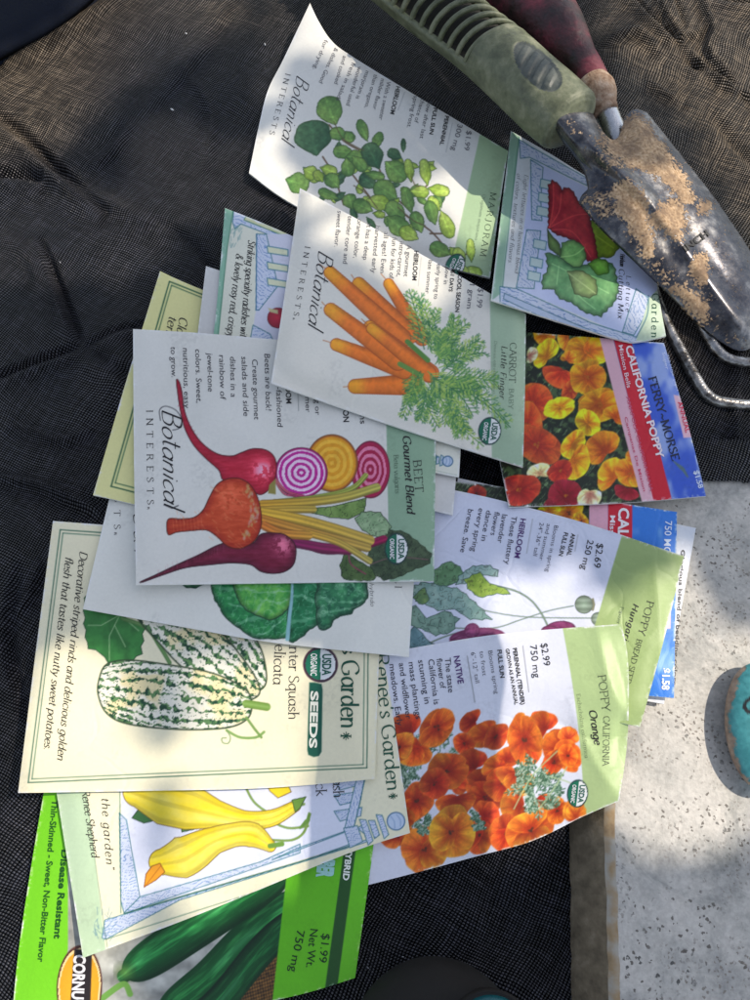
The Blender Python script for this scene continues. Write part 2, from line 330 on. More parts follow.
# ------------------------------------------------------------------ seed packet
class Packet:
    STEP = .85
    def __init__(s, top, right, bottom, left, paper, label, group=None, gap=.0012, step=None, bulge=.0006, stiff=26, creases=(), curls=None):
        global B
        # edges as px polylines: top L->R, right T->B, bottom L->R, left T->B
        s.e = [np.asarray(q, float) for q in (top, right, bottom, left)]
        t, r, b, l = [cat(q, 8) if len(q) > 2 else q for q in s.e]
        st = step or s.STEP
        nu = int(max(np.hypot(*np.diff(t, axis=0).T).sum(), np.hypot(*np.diff(b, axis=0).T).sum())/st)+2
        nv = int(max(np.hypot(*np.diff(l, axis=0).T).sum(), np.hypot(*np.diff(r, axis=0).T).sum())/st)+2
        t, b = resample(t, nu), resample(b, nu); l, r = resample(l, nv), resample(r, nv)
        u = np.linspace(0, 1, nu)[:, None, None]; v = np.linspace(0, 1, nv)[None, :, None]
        C = (1-v)*t[:, None]+v*b[:, None]+(1-u)*l[None]+u*r[None]-((1-u)*(1-v)*t[0]+u*(1-v)*t[-1]+(1-u)*v*b[0]+u*v*b[-1])
        s.nu, s.nv = nu, nv; s.P = C.reshape(-1, 2); s.u = np.broadcast_to(u, (nu, nv, 1)).ravel(); s.v = np.broadcast_to(v, (nu, nv, 1)).ravel()
        out = np.concatenate([t, r, b[::-1], l[::-1]]); s.out = out
        # settle on what lies below
        wp = cast(out, B)[:, :2]; m = inside(GP, wp).reshape(GXX.shape)
        i0, i1 = np.where(m.any(1))[0][[0, -1]]; j0, j1 = np.where(m.any(0))[0][[0, -1]]
        i0, j0 = max(i0-14, 0), max(j0-14, 0); sl = np.s_[i0:i1+15, j0:j1+15]
        Bm = B[sl]; mm = m[sl]; mf = mm.astype(float); need = Bm+gap
        lo = need[mm].min(); h = np.where(mm, need, lo)
        for k in range(stiff):
            hb = blur(h*mf, 7)/np.maximum(blur(mf, 7), 1e-6); h = np.where(mm, np.maximum(need, hb), hb)
        hb = blur(h*mf, 3.)/np.maximum(blur(mf, 3.), 1e-6)
        wide = blur(hb, 8); ok = blur(mf, 3.) > 1e-4; hb = np.where(ok, hb, wide)
        hb = hb+max(0, float(np.percentile((need-hb)[mm], 99.0)))
        gpu = (gx[i0:i1+15][:, None]+0*Bm); gpv = (gy[j0:j1+15][None, :]+0*Bm)
        din = np.clip(blur(mf, 6)*2-1, 0, 1)
        hb = hb+bulge*sst(0, 1, din)*(.6+.8*fbm(np.stack([gpu.ravel(), gpv.ravel()], 1), .03, sum(map(ord, label)) % 97, 2).reshape(Bm.shape))
        Q = np.stack([gpu.ravel(), gpv.ravel()], 1); pq = to_px(np.c_[Q, np.full(len(Q), .008)]); rs = np.random.RandomState(sum(map(ord, label)))
        cor = [t[0], t[-1], b[0], b[-1]]; cu = curls if curls is not None else rs.uniform(.0004, .0028, 4)
        for q, am in zip(cor, cu): hb = hb+(am*np.exp(-((pq-q)**2).sum(1)/(48.**2))).reshape(Bm.shape)
        e0 = rs.uniform(-.5, .5, 3); hb = hb+(.0010*np.sin(pq@np.array([.012, .02])*(1+e0[0])+e0[1]*6)*.5).reshape(Bm.shape)
        for pts, am, wd in creases:
            d, tt, sd = dist_poly(pq, cat(pts, 6), False); en = np.clip(np.sin(np.pi*np.clip(tt, 0, 1)), 0, 1)**.4
            hb = hb+(am*en*np.exp(-((d/wd)**2+.3)**.5)*.85).reshape(Bm.shape)
        hb = hb+max(0, float(np.percentile((Bm+.0004-hb)[mm], 99.5)))
        H = np.full(GXX.shape, float(hb[mm].mean())); H[sl] = hb; s.H = H
        B = np.where(m, np.maximum(B, H), B)
        s.C = np.empty((len(s.P), 3)); s.C[:] = paper; s.ID = np.zeros(len(s.P), int); s.names = ['']; s.txt = {}; s.label = label; s.group = group; s.extra_z = None
    def fr(s, ox, oy, sc): s.f = (ox, oy, sc); return s
    def cv(s, p): ox, oy, sc = s.f; return np.asarray(p, float)/sc+np.array([ox, oy])
    def pid(s, part):
        if part is None: return None
        if part not in s.names: s.names.append(part)
        return s.names.index(part)
    def bb(s, lo, hi, pad=2): return np.where((s.P[:, 0] > lo[0]-pad) & (s.P[:, 0] < hi[0]+pad) & (s.P[:, 1] > lo[1]-pad) & (s.P[:, 1] < hi[1]+pad))[0]
    def put(s, idx, a, col, part):
        s.C[idx] = s.C[idx]*(1-a[:, None])+col*a[:, None]
        k = s.pid(part)
        if k is not None: s.ID[idx[a > .5]] = k
    def poly(s, pts, col, part=None, soft=.5, smooth=False, line=None, lw=.7, alpha=1., raw=False, shade=None):
        p = np.asarray(pts, float) if raw else s.cv(pts)
        if smooth: p = cat(p, 5, True)
        idx = s.bb(p.min(0), p.max(0))
        if not len(idx): return
        Q = s.P[idx]; ins = inside(Q, p); d, t, _ = dist_poly(Q, p); sd = np.where(ins, d, -d)
        a = np.clip(.5+sd/(2*soft), 0, 1)*alpha
        c = col(Q, sd) if callable(col) else np.broadcast_to(np.asarray(col, float), (len(Q), 3))
        s.put(idx, a, c, part)
        if line is not None: s.put(idx, np.clip(1.1-d/lw, 0, 1)*alpha, np.broadcast_to(np.asarray(line, float), (len(Q), 3)), None)
    def line(s, pts, w, col, part=None, smooth=False, alpha=1., taper=None, raw=False, round_=None):
        p = np.asarray(pts, float) if raw else s.cv(pts)
        if smooth and len(p) > 2: p = cat(p, 6)
        idx = s.bb(p.min(0), p.max(0), w+2)
        if not len(idx): return
        Q = s.P[idx]; d, t, sd = dist_poly(Q, p, False)
        ww = w if taper is None else (w*(taper[0]*(1-t)+taper[1]*t) if len(taper) == 2 else w*np.interp(t, np.linspace(0, 1, len(taper)), taper))
        a = np.clip(.5+(ww/2-d)/1.0, 0, 1)*alpha*np.minimum(1, ww/.9)
        c = col(Q, t, sd/np.maximum(ww/2, 1e-6)) if callable(col) else np.broadcast_to(np.asarray(col, float), (len(Q), 3))
        s.put(idx, a, c, part)
    def ell(s, c, rx, ry, col, ang=0., part=None, line=None, lw=.7, alpha=1., soft=.5, raw=False):
        c = np.asarray(c, float) if raw else s.cv(c)
        if not raw: rx, ry = rx/s.f[2], ry/s.f[2]
        m = max(rx, ry); idx = s.bb(c-m, c+m)
        if not len(idx): return
        Q = s.P[idx]-c; ca, sa = math.cos(ang), math.sin(ang); x = Q[:, 0]*ca+Q[:, 1]*sa; y = -Q[:, 0]*sa+Q[:, 1]*ca
        r = np.hypot(x/rx, y/ry); d = (1-r)*min(rx, ry)
        a = np.clip(.5+d/(2*soft), 0, 1)*alpha
        cc = col(np.stack([x/rx, y/ry], 1), r) if callable(col) else np.broadcast_to(np.asarray(col, float), (len(Q), 3))
        s.put(idx, a, cc, part)
        if line is not None: s.put(idx, np.clip(1.1-np.abs(d)/lw, 0, 1)*alpha, np.broadcast_to(np.asarray(line, float), (len(Q), 3)), None)
    def t(s, txt, x0, y0, x1, y1, h, style='sans', col=(.13, .12, .13), w=0., part='description_text', slant=0., raw=False):
        p0, p1 = ((x0, y0), (x1, y1)) if raw else (s.cv((x0, y0)), s.cv((x1, y1)))
        em = (h if raw else h/s.f[2])/.7
        if style == 'sans': V, f = sans_text(txt, p0, p1, em, w, slant)
        else:
            V, f = stroke_text(txt, p0, p1, em, style, 1+w)
            f = np.concatenate([f[:, [0, 1, 2]], f[:, [0, 2, 3]]])
        s.txt.setdefault(part, []).append((V, f, col))
    def seal(s, cx, cy, rx, ry, ang=0.):
        """round organic seal, words reading downwards"""
        W1, G = rgb(238, 240, 238), rgb(28, 112, 84); K = 'organic_seal'
        s.ell((cx, cy), rx, ry, lambda q, r: np.where((q[:, 0] < 0.02)[:, None], G, W1), part=K, line=rgb(20, 60, 55), lw=1.0, ang=ang)
        s.txt.setdefault(K+'_text', [])
        ca, sa = math.cos(ang), math.sin(ang)
        def q(x, y): return (cx+x*rx*ca-y*ry*sa, cy+x*rx*sa+y*ry*ca)
        a, b = q(.12, -.68), q(.12, .68); s.t('USDA', a[0], a[1], b[0], b[1], rx*.5, col=rgb(20, 95, 75), w=1.5, part='seal_lettering')
        a, b = q(-.55, -.7), q(-.55, .7); s.t('ORGANIC', a[0], a[1], b[0], b[1], rx*.36, col=W1, w=1., part='seal_lettering')
        s.txt.pop(K+'_text')
    def build(s, name='seed_packet'):
        # worn, whitened rims and faint smudges of handled paper
        ed = np.minimum(np.minimum(s.u, 1-s.u)*s.nu, np.minimum(s.v, 1-s.v)*s.nv)*s.STEP; nz = fbm(s.P, 11, len(s.label)); nf = fbm(s.P, 2.5, 3)
        k = (sst(2.4, .2, ed)*sst(.46, .66, nz)*.75+sst(5, 0, ed)*sst(.62, .72, nf)*.5)[:, None]; s.C = s.C*(1-k)+.93*k
        sm = (sst(.62, .78, fbm(s.P, 26, 7+len(s.label)))*sst(.4, .7, nf)*.045)[:, None]; s.C = np.clip(s.C*(1-sm)*(.975+.05*fbm(s.P, 90, 5)[:, None]), 0, 1)
        X = cast(s.P, s.H); C = lin(s.C)
        Fq = grid_faces(s.nu, s.nv)
        # orientation: make normals look up
        a, b_, c = X[Fq[0, 0]], X[Fq[0, 1]], X[Fq[0, 2]]
        if np.cross(b_-a, c-b_)[2] < 0: Fq = Fq[:, ::-1]
        fid = s.ID[Fq[:, 0]]
        root = None
        nu, nv = s.nu, s.nv
        ring = np.r_[np.arange(nu)*nv, (nu-1)*nv+np.arange(1, nv), (np.arange(nu-1)[::-1])*nv+nv-1, np.arange(1, nv-1)[::-1]]
        for k, nm in enumerate(s.names):
            f = Fq[fid == k]
            if not len(f) and k: continue
            used = np.unique(f) if len(f) else np.array([0]); mp = np.full(len(X), -1); mp[used] = np.arange(len(used))
            V = X[used]; cc = C[used]; ff = mp[f]
            if k == 0:      # rim all round gives the folded paper its thickness, a sheet below closes it
                top = X[ring]; dn = top-np.array([0, 0, .0008]); n = len(ring); o = len(V)
                V = np.concatenate([V, top, dn]); cc = np.concatenate([cc, np.tile(lin([.9, .9, .88]), (2*n, 1))])
                i = np.arange(n); j = (i+1) % n
                ff = np.concatenate([ff, np.stack([o+i, o+j, o+n+j, o+n+i], 1)])
                iu = np.unique(np.linspace(0, nu-1, 18).astype(int)); iv = np.unique(np.linspace(0, nv-1, 18).astype(int))
                bs = X[(iu[:, None]*nv+iv[None, :]).ravel()]-np.array([0, 0, .0010]); o = len(V)
                V = np.concatenate([V, bs]); cc = np.concatenate([cc, np.tile(lin([.9, .9, .88]), (len(bs), 1))])
                ff = np.concatenate([ff, grid_faces(len(iu), len(iv))+o])
                root = link(name, mesh_np(name, V, ff, cc), None, [PAPER]); tag(root, s.label, 'seed packet', s.group)
            else: link(nm, mesh_np(nm, V, ff, cc), root, [PAPER])
        for part, L in s.txt.items():
            V, f, c, o = [], [], [], 0
            for v, ff, col in L:
                x = cast(v, s.H, .00016); V.append(x); f.append(ff+o); o += len(v); c.append(np.tile(lin(col), (len(v), 1)))
            if V: link(part, mesh_np(part, np.concatenate(V), np.concatenate(f), np.concatenate(c)), root, [PAPER], smooth=False)
        s.root = root
        return root
# ================================================================== pictures printed on the packets
WH = rgb(230, 228, 220); SAGE = rgb(178, 205, 165); INK = rgb(38, 36, 42); CREAM = rgb(240, 233, 200)
DG = rgb(24, 84, 62)
def shade_leaf(c0, c1, ang, vein=None, seed=0, k=.5):
    c0, c1 = np.array(c0), np.array(c1)
    def f(q, r):
        t = np.clip(.5+.5*(q[:, 0]*math.cos(ang)+q[:, 1]*math.sin(ang))+(fbm(q*5, 2., seed)-.5)*k, 0, 1)[:, None]
        c = c0*(1-t)+c1*t
        v = np.exp(-(q[:, 1]/.07)**2)+.6*np.exp(-((np.abs(np.sin((q[:, 0]*5+np.abs(q[:, 1])*4))))/.16)**2)*(np.abs(q[:, 1]) < .8)
        return c*(1+.16*v[:, None])
    return f
def leaf(pk, c, rx, ry, ang, c0, c1, part=None, seed=0, line=rgb(45, 78, 40)):
    """pointed oval leaf"""
    c = pk.cv(c); rx /= pk.f[2]; ry /= pk.f[2]
    t = np.linspace(0, 2*np.pi, 36, endpoint=False); x = np.cos(t); y = np.sin(t)*(1-.42*np.clip(x, 0, 1)**2)*(.92+.08*np.cos(2*t))
    tw = np.minimum(t, 2*np.pi-t); x = x*(1+.20*np.exp(-(tw/.30)**2)); y = y*(1+.05*np.sin(5*t+seed)); ca, sa = math.cos(ang), math.sin(ang)
    p = np.stack([c[0]+x*rx*ca-y*ry*sa, c[1]+x*rx*sa+y*ry*ca], 1); g = shade_leaf(c0, c1, 1.3+seed, seed=seed)
    def f(Q, sd):
        d = Q-c; q = np.stack([(d[:, 0]*ca+d[:, 1]*sa)/rx, (-d[:, 0]*sa+d[:, 1]*ca)/ry], 1); return np.clip(g(q, 0)*(.80+.40*fbm(Q, 2.6, seed+50))[:, None]*(.82+.22*sst(0, 2.5, sd))[:, None], 0, 1)
    pk.poly(p, f, part, raw=True, line=rgb(70, 104, 54), lw=.42, alpha=.98)
def flower(pk, c, r, col, seed=0, n=4, part=None, dark=.7, eye=rgb(70, 40, 20), px=False, sq=1.):
    """cupped poppy: broad overlapping silky petals, seen open or from the side"""
    c = np.asarray(c, float) if px else pk.cv(c); r = r if px else r/pk.f[2]
    rs = np.random.RandomState(seed+int(c[0]*7+c[1]*13)); a0 = rs.rand()*6.28; col = np.array(col); cup = rs.rand() < .38
    tl = rs.uniform(.62, .95); ta = rs.rand()*3.14; M = np.array([[math.cos(ta), -math.sin(ta)], [math.sin(ta), math.cos(ta)]])@np.diag([1, tl])@np.array([[math.cos(ta), math.sin(ta)], [-math.sin(ta), math.cos(ta)]])
    if cup: angs = [a0-.75, a0+.75, a0]; off, pr = .42, .62
    else: angs = [a0+k*np.pi/2+rs.uniform(-.25, .25) for k in (0, 2, 1, 3)]; off, pr = .40, .64
    ctr = c-(.30*r*np.array([math.cos(a0), math.sin(a0)]) if cup else 0)
    for k, a in enumerate(angs):
        d0 = np.array([math.cos(a), math.sin(a)]); t = np.linspace(0, 2*np.pi, 26, endpoint=False); f1, f2 = rs.rand(2)*6
        rad = r*pr*(1+.05*np.sin(2*t+f1)+.05*np.sin(3*t+f2)+.02*np.sin(8*t+f1))
        # petal narrower at its base, broad and slightly notched at the rim
        lx = rad*np.cos(t-a)*.92; ly = rad*np.sin(t-a)*1.16*(1+.22*np.cos(t-a)); q = (off*r+lx)[:, None]*d0+ly[:, None]*np.array([-d0[1], d0[0]])
        p = ctr+q@M.T; br = rs.uniform(.84, 1.12); hue = rs.uniform(.88, 1.14)
        def f(Q, sd, br=br, a=a, hue=hue):
            d = (Q-ctr)@np.linalg.inv(M).T; th = np.arctan2(d[:, 1], d[:, 0])-a; rr = np.hypot(d[:, 0], d[:, 1])/r
            st = .88+.24*fbm(np.stack([th*11+7, rr*1.6], 1), 1., seed+3)
            fold = .10*np.sin(th*4+f1)+.08*np.sin(th*9+f2)
            g = np.clip(dark-.12+(1.14-dark)*sst(0., .75, rr)+fold*sst(.1, .6, rr)+.10*sst(2.2, 0, sd)-.16*sst(.5, 0, sd), 0, 1.3)
            gg = np.stack([1-(1-g)*.55, g**1.5*hue, g**1.4], 1); v = (br*st*(.9+.2*fbm(Q, 2.4, seed+9)))[:, None]
            return np.clip(col*v*gg+np.array([.04, .09, .03])*sst(.55, 1.1, rr)[:, None], 0, 1)
        pk.poly(p, f, part, raw=True, soft=.6)
        e = pk.P.shape[0]
    if not cup:
        for _ in range(6): pk.ell(ctr+rs.uniform(-.10, .10, 2)*r, r*.035+.25, r*.035+.25, eye, raw=True, alpha=.65)
def frond(pk, p0, p1, w, cols, seed, part=None, n=9, spread=.75, lw=1.):
    """feathery spray of small strokes, p in frame units"""
    rs = np.random.RandomState(seed); p0, p1 = pk.cv(p0), pk.cv(p1); w = w/pk.f[2]; d = p1-p0; L = np.hypot(*d); d = d/L; nn = np.array([-d[1], d[0]])
    bend = rs.uniform(-.12, .12)*L
    def at(t): return p0+d*L*t+nn*bend*math.sin(t*3.1)
    pk.line([at(t) for t in (0, .25, .5, .75, 1)], lw, cols[0], part, raw=True, smooth=True)
    for k in range(n):
        t = .1+.9*k/n; b = at(t)
        for sg in (1, -1):
            l = w*(1-.55*t)*rs.uniform(.6, 1.1); e = b+(d*.75+nn*sg*spread)*l
            pk.line([b, e], lw*.9, cols[rs.randint(len(cols))], part, raw=True)
            m = b+(e-b)*.55
            for s2 in (1, -1): pk.line([m, m+(d*(.6+.4*s2)+nn*sg*(spread*.5*(1-s2)+.15))*l*.42], lw*.8, cols[rs.randint(len(cols))], part, raw=True)
def blueframe(pk, poly, seed=0, base=rgb(206, 214, 232), ink=rgb(92, 130, 185), edge=rgb(60, 120, 130), sc=3., raw=False, ang=0.):
    def f(Q, sd):
        q = Q@np.array([[math.cos(ang), -math.sin(ang)], [math.sin(ang), math.cos(ang)]])
        w = np.sin((q[:, 1]+5*fbm(Q, 16, seed)*3)*2*np.pi/sc); dash = vnoise(q*np.array([.55, 3.]), 1.6, seed+5) > .33
        k = (sst(.55, .95, w)*dash*.75)[:, None]
        return np.array(base)*(1-k)+np.array(ink)*k
    pk.poly(poly, f, 'window_frame_picture', line=edge, lw=.7, raw=raw)
def seal(p, cx, cy, rx, ry, sl=0.):
    W1, G = np.array(rgb(238, 240, 238)), np.array(rgb(28, 112, 84))
    p.ell((cx, cy), rx, ry, lambda q, r: np.where((r > .9)[:, None], np.array(rgb(30, 60, 60)), np.where((q[:, 0] < .02)[:, None], G, W1)), part='organic_seal', raw=True, ang=sl)
    for s_, k, hh, c in (('USDA', .16, .5, rgb(20, 95, 75)), ('ORGANIC', -.55, .36, (.93,)*3)):
        a = (cx+k*rx+.65*ry*math.sin(sl), cy-.65*ry); b = (cx+k*rx-.65*ry*math.sin(sl), cy+.65*ry); p.t(s_, a[0], a[1], b[0], b[1], rx*hh, col=c, w=1.4, part='seal_lettering', raw=True)
Packet.seal = seal
def serration(pts, amp, n=3):
    p = resample(np.r_[pts, pts[:1]], len(pts)*n+1)[:-1]; c = p.mean(0); q = p.copy()
    q[::2] = c+(q[::2]-c)*(1+amp); return q
# ---------------------------------------------------------------- white packet back (under everything, right)
GB = 'seed packets heaped on the black cloth'
p = Packet([(458, 478), (696, 528)], [(696, 528), (664, 704)], [(428, 662), (664, 704)], [(458, 478), (428, 662)], rgb(226, 230, 238),
           'white packet back with small black print, showing behind the sky blue poppy packet', GB)
p.fr(620, 500, 4.76)
p.t('Glorious blend of bedding colors', 292, 235, 250, 880, 18, w=1.5, col=rgb(30, 32, 45)); PK0 = p
# ---------------------------------------------------------------- poppy photo packets (two)
def poppy_photo(p, fl, seed):
    pass
def orange_mix(p, x1, seed):
    """paint dark green meadow left of the slanted line x1(y)"""
    d = x1(p.P[:, 1])-p.P[:, 0]; idx = np.where(d > -1)[0]; Q = p.P[idx]
    n = fbm(Q, 5, seed); n2 = fbm(Q@np.array([[.8, -.6], [.6, .8]])*np.array([3, .6]), 5, seed+4)
    c = np.array(rgb(28, 38, 24))+np.array(rgb(62, 80, 46))*sst(.45, .75, n)[:, None]*.8+np.array(rgb(90, 105, 80))*sst(.62, .8, n2)[:, None]*.7
    p.put(idx, np.clip(.5+d[idx], 0, 1), c, 'meadow_photo')
YE, OY, OR, RO, RE, CR, PY = rgb(250, 214, 20), rgb(248, 176, 20), rgb(240, 138, 22), rgb(228, 84, 30), rgb(190, 42, 26), rgb(158, 18, 40), rgb(244, 232, 170)
p = Packet([(452, 481), (560, 494), (677, 512)], [(677, 512), (674, 698)], [(440, 678), (674, 698)], [(452, 481), (440, 678)], rgb(60, 130, 215),
           'mostly covered sky blue poppy packet, its blue priced end lying on the pale stone', GB)
orange_mix(p, lambda y: 590-(y-505)*.05, 4); p.fr(400, 470, 2.344)
for x, y, r, c in ((395, 100, 42, OY), (350, 88, 28, YE), (425, 120, 22, OY), (180, 55, 22, RE), (330, 110, 25, RE)): flower(p, (x, y), r, c, 5, part='poppy_flower_photo')
fm2 = lambda a, b: [(a, 70), (b, 72), (b-3, 540), (a-3, 535)]
p.poly(fm2(444, 488), rgb(240, 178, 196), 'pink_band'); p.poly(fm2(488, 545), rgb(218, 28, 52), 'red_band')
def skyc(Q, sd): n = sst(.42, .7, fbm(Q*np.array([1, .6]), 22, 31))[:, None]; return np.array(rgb(52, 128, 222))*(1-n*.6)+np.array(rgb(190, 218, 246))*n*.6
p.poly(fm2(545, 650), skyc, 'sky_band')
p.t('CALIFORNIA POPPY', 513, 88, 505, 420, 24, col=rgb(250, 240, 242), w=2, part='title_lettering'); p.t('Mission Bells', 493, 105, 489, 235, 12, col=rgb(250, 235, 238), w=1, part='subtitle_lettering')
p.t('750 MG', 622, 118, 618, 195, 16, col=rgb(225, 235, 248), w=.6, part='weight_lettering'); p.t('$1.58', 616, 464, 614, 515, 17, col=rgb(245, 248, 252), w=2, part='price_lettering')
p.poly([(612, 240), (636, 240), (634, 372), (610, 372)], rgb(240, 196, 208), 'annual_label'); p.t('ANNUAL', 616, 258, 614, 362, 12, col=rgb(225, 60, 90), w=1, part='annual_lettering')
PK1 = p
# ---------------------------------------------------------------- breadseed poppy packet
def band(p, x_of_y, col, part='title_band'):
    d = p.P[:, 0]-x_of_y(p.P); idx = np.where(d > -1)[0]
    Q = p.P[idx]; n = fbm(Q, 30, 8)[:, None]; c = np.array(col)*(.985+.03*n)
    p.put(idx, np.clip(.5+d[idx], 0, 1), c, part)
def purple_poppy(p):
    p.fr(400, 520, 3.75)
    G1, G2, TE = rgb(120, 160, 110), rgb(92, 130, 60), rgb(140, 178, 182)
    for q, w in (([(330, 240), (430, 265), (490, 300), (530, 350), (560, 410)], 7), ([(280, 330), (380, 352), (500, 365), (720, 368)], 4), ([(190, 405), (350, 405), (450, 375), (560, 340), (650, 322)], 4), ([(90, 470), (190, 430), (300, 408)], 5)):
        p.line(q, w/3.75, lambda Q, t, s: np.array(rgb(120, 140, 120))-.12*np.abs(s)[:, None], 'stem_picture', smooth=True)
    def lf(pts, c0, c1, sd):
        pts = np.array(pts, float); c0 = np.array(c0); c1 = np.array(c1)
        def f(Q, s): n = fbm(Q, 5, sd)[:, None]; v = sst(.8, .95, np.sin(fbm(Q, 9, sd+2)*26))[:, None]; return (c0*(1-n)+c1*n)*(1-.28*v)
        p.poly(serration(pts, .10, 3), f, 'leaf_picture', line=rgb(60, 90, 80), lw=.6)
    lf([(130, 190), (180, 155), (215, 170), (240, 200), (200, 240), (130, 250)], rgb(70, 110, 70), rgb(120, 165, 120), 1)
    lf([(225, 210), (270, 175), (330, 170), (370, 195), (360, 212), (310, 205), (260, 235), (215, 240)], rgb(125, 160, 155), rgb(172, 196, 186), 2)
    lf([(245, 225), (300, 195), (330, 235), (400, 260), (408, 280), (360, 275), (300, 290), (260, 260)], rgb(105, 140, 40), rgb(165, 190, 80), 3)
    lf([(50, 250), (100, 235), (160, 250), (220, 260), (300, 330), (335, 370), (260, 370), (200, 330), (150, 340), (110, 320), (60, 300)], rgb(112, 150, 142), rgb(160, 188, 176), 4)
    lf([(30, 330), (60, 320), (100, 370), (170, 340), (215, 370), (190, 420), (130, 430), (90, 410), (30, 390)], rgb(96, 132, 116), rgb(146, 176, 158), 5)
    lf([(20, 430), (60, 400), (110, 460), (160, 475), (60, 500), (10, 490)], rgb(70, 110, 120), rgb(140, 175, 180), 6)
    lf([(50, 290), (90, 250), (110, 300), (80, 320)], rgb(60, 100, 70), rgb(130, 160, 90), 7)
    for c, rx, ry, a in (((290, 440), 100, 34, -.08), ((240, 462), 60, 30, -.2), ((345, 455), 50, 26, .2), ((270, 415), 28, 26, -.6)):
        p.ell(c, rx, ry, lambda q, r: np.array(rgb(150, 60, 115))*(1-.25*r[:, None])+.25*(fbm(q*6, 1.5, 3)[:, None]-.4), a, 'poppy_flower_picture', line=rgb(110, 30, 80))
    for c, rx, ry, a in (((600, 410), 56, 30, -.1), ((570, 425), 40, 26, .3)):
        p.ell(c, rx, ry, lambda q, r: np.array(rgb(120, 30, 90))+.18*(fbm(q*5, 1.2, 9)[:, None]-.4), a, 'poppy_flower_picture', line=rgb(80, 15, 60))
    for c, r in (((690, 317), 33), ((742, 371), 24)):
        p.ell(c, r, r, lambda q, rr: np.array(rgb(140, 160, 140))*(1.1-.35*rr[:, None])+.06*np.sin(q[:, 1]*9)[:, None], part='seed_pod_picture', line=rgb(80, 95, 80))
        p.line([(c[0]+r, c[1]-r*.6), (c[0]+r*1.15, c[1]), (c[0]+r, c[1]+r*.6)], 2.2, rgb(120, 120, 90), 'seed_pod_picture')
p = Packet([(398, 479), (468, 493), (507, 502), (571, 519), (613, 532), (684, 556)], [(684, 556), (664, 640), (640, 727)], [(376, 668), (640, 727)], [(398, 479), (376, 668)], rgb(216, 220, 238),
           'breadseed poppy packet with purple blooms, grey seed pods and a green end band', GB, bulge=.0012, creases=(([(560, 520), (600, 600), (640, 640)], -.001, 5), ([(640, 560), (650, 640), (640, 720)], .0012, 5)))
purple_poppy(p)
band(p, lambda P: 622-(P[:, 1]-535)*.30, rgb(156, 178, 114))
p.fr(400, 470, 2.344)
V_ = rgb(78, 40, 110)
for s_, x0, y0, x1, y1, h, w in (('breeze. Save', 160, 90, 141, 192, 13, 0), ('every spring', 185, 88, 166, 190, 13, 0), ('dance in', 203, 93, 190, 165, 13, 0), ('flowers', 222, 97, 212, 152, 13, 0),
        ('lavender', 240, 102, 228, 170, 13, 0), ('These fluttery', 262, 107, 245, 220, 13, 0), ('24"-36" tall', 328, 122, 312, 200, 10, -.5), ('and summer', 345, 125, 326, 210, 10, -.5), ('Blooms in spring', 362, 128, 341, 238, 10, -.5)):
    p.t(s_, x0, y0, x1, y1, h, col=rgb(60, 60, 78), w=w)
p.t('HEIRLOOM', 283, 112, 268, 205, 13, col=V_, w=1.15, part='heading_lettering'); p.t('FULL SUN', 385, 145, 372, 200, 10, w=1.15, part='heading_lettering'); p.t('ANNUAL', 402, 148, 391, 200, 10, w=1.15, part='heading_lettering')
p.t('250 mg', 440, 162, 424, 232, 15, part='price_lettering'); p.t('$2.69', 462, 170, 454, 228, 16, part='price_lettering')
p.line([(311, 115), (297, 195)], .6, (.45,)*3); p.line([(417, 152), (410, 190)], .6, (.45,)*3)
p.t('POPPY', 580, 305, 558, 385, 17, 'serif', part='title_lettering'); p.t('BREAD SEED', 556, 395, 528, 500, 13, 'serif', part='title_lettering')
p.t('Hungarian Blue', 548, 312, 500, 480, 14, 'ital', w=.9, part='title_lettering'); p.t('Papaver', 518, 320, 508, 360, 8, 'serif', col=rgb(90, 110, 80), part='title_lettering')
PK2 = p
# ---------------------------------------------------------------- orange California poppy packet
p = Packet([(345, 659), (406, 649), (500, 634), (621, 624)], [(621, 624), (627, 650), (629, 690), (627, 745), (619, 801)], [(332, 894), (372, 884), (430, 869), (474, 857), (532, 841), (582, 817), (619, 801)], [(345, 659), (332, 894)], rgb(224, 226, 238),
           'orange poppy packet with a creased green end overhanging the stone edge', GB, bulge=.0016, curls=(0, .003, .001, .006), creases=(([(585, 628), (598, 690), (628, 735)], .0016, 5), ([(545, 720), (590, 742), (630, 728)], -.0016, 4), ([(560, 700), (585, 760), (610, 800)], .0014, 5), ([(596, 640), (612, 700), (606, 770)], -.0014, 5), ([(500, 760), (560, 735), (600, 700)], .0008, 5), ([(464, 640), (478, 740), (490, 858)], .0012, 7)))
p.fr(370, 690, 2.778)
def feather(pk, c, r, seed, cols=(rgb(70, 110, 80), rgb(130, 165, 140), rgb(185, 205, 185), rgb(50, 85, 60))):
    rs = np.random.RandomState(seed); c = np.array(c, float)
    for k in range(16):
        a = rs.rand()*6.28; l = r*rs.uniform(.3, 1); b = c+r*rs.uniform(0, .6)*np.array([math.cos(a+1), math.sin(a+1)])
        frond(pk, b, b+l*np.array([math.cos(a), math.sin(a)]), r*.32, cols, seed+k, 'foliage_picture', n=4, lw=1.1)
for c, r in (((190, 172), 75), ((100, 225), 40), ((150, 385), 40), ((300, 372), 40), ((500, 250), 40)): feather(p, c, r, int(r+c[0]))
C1, C2, C3 = rgb(252, 138, 36), rgb(244, 108, 28), rgb(228, 80, 26)
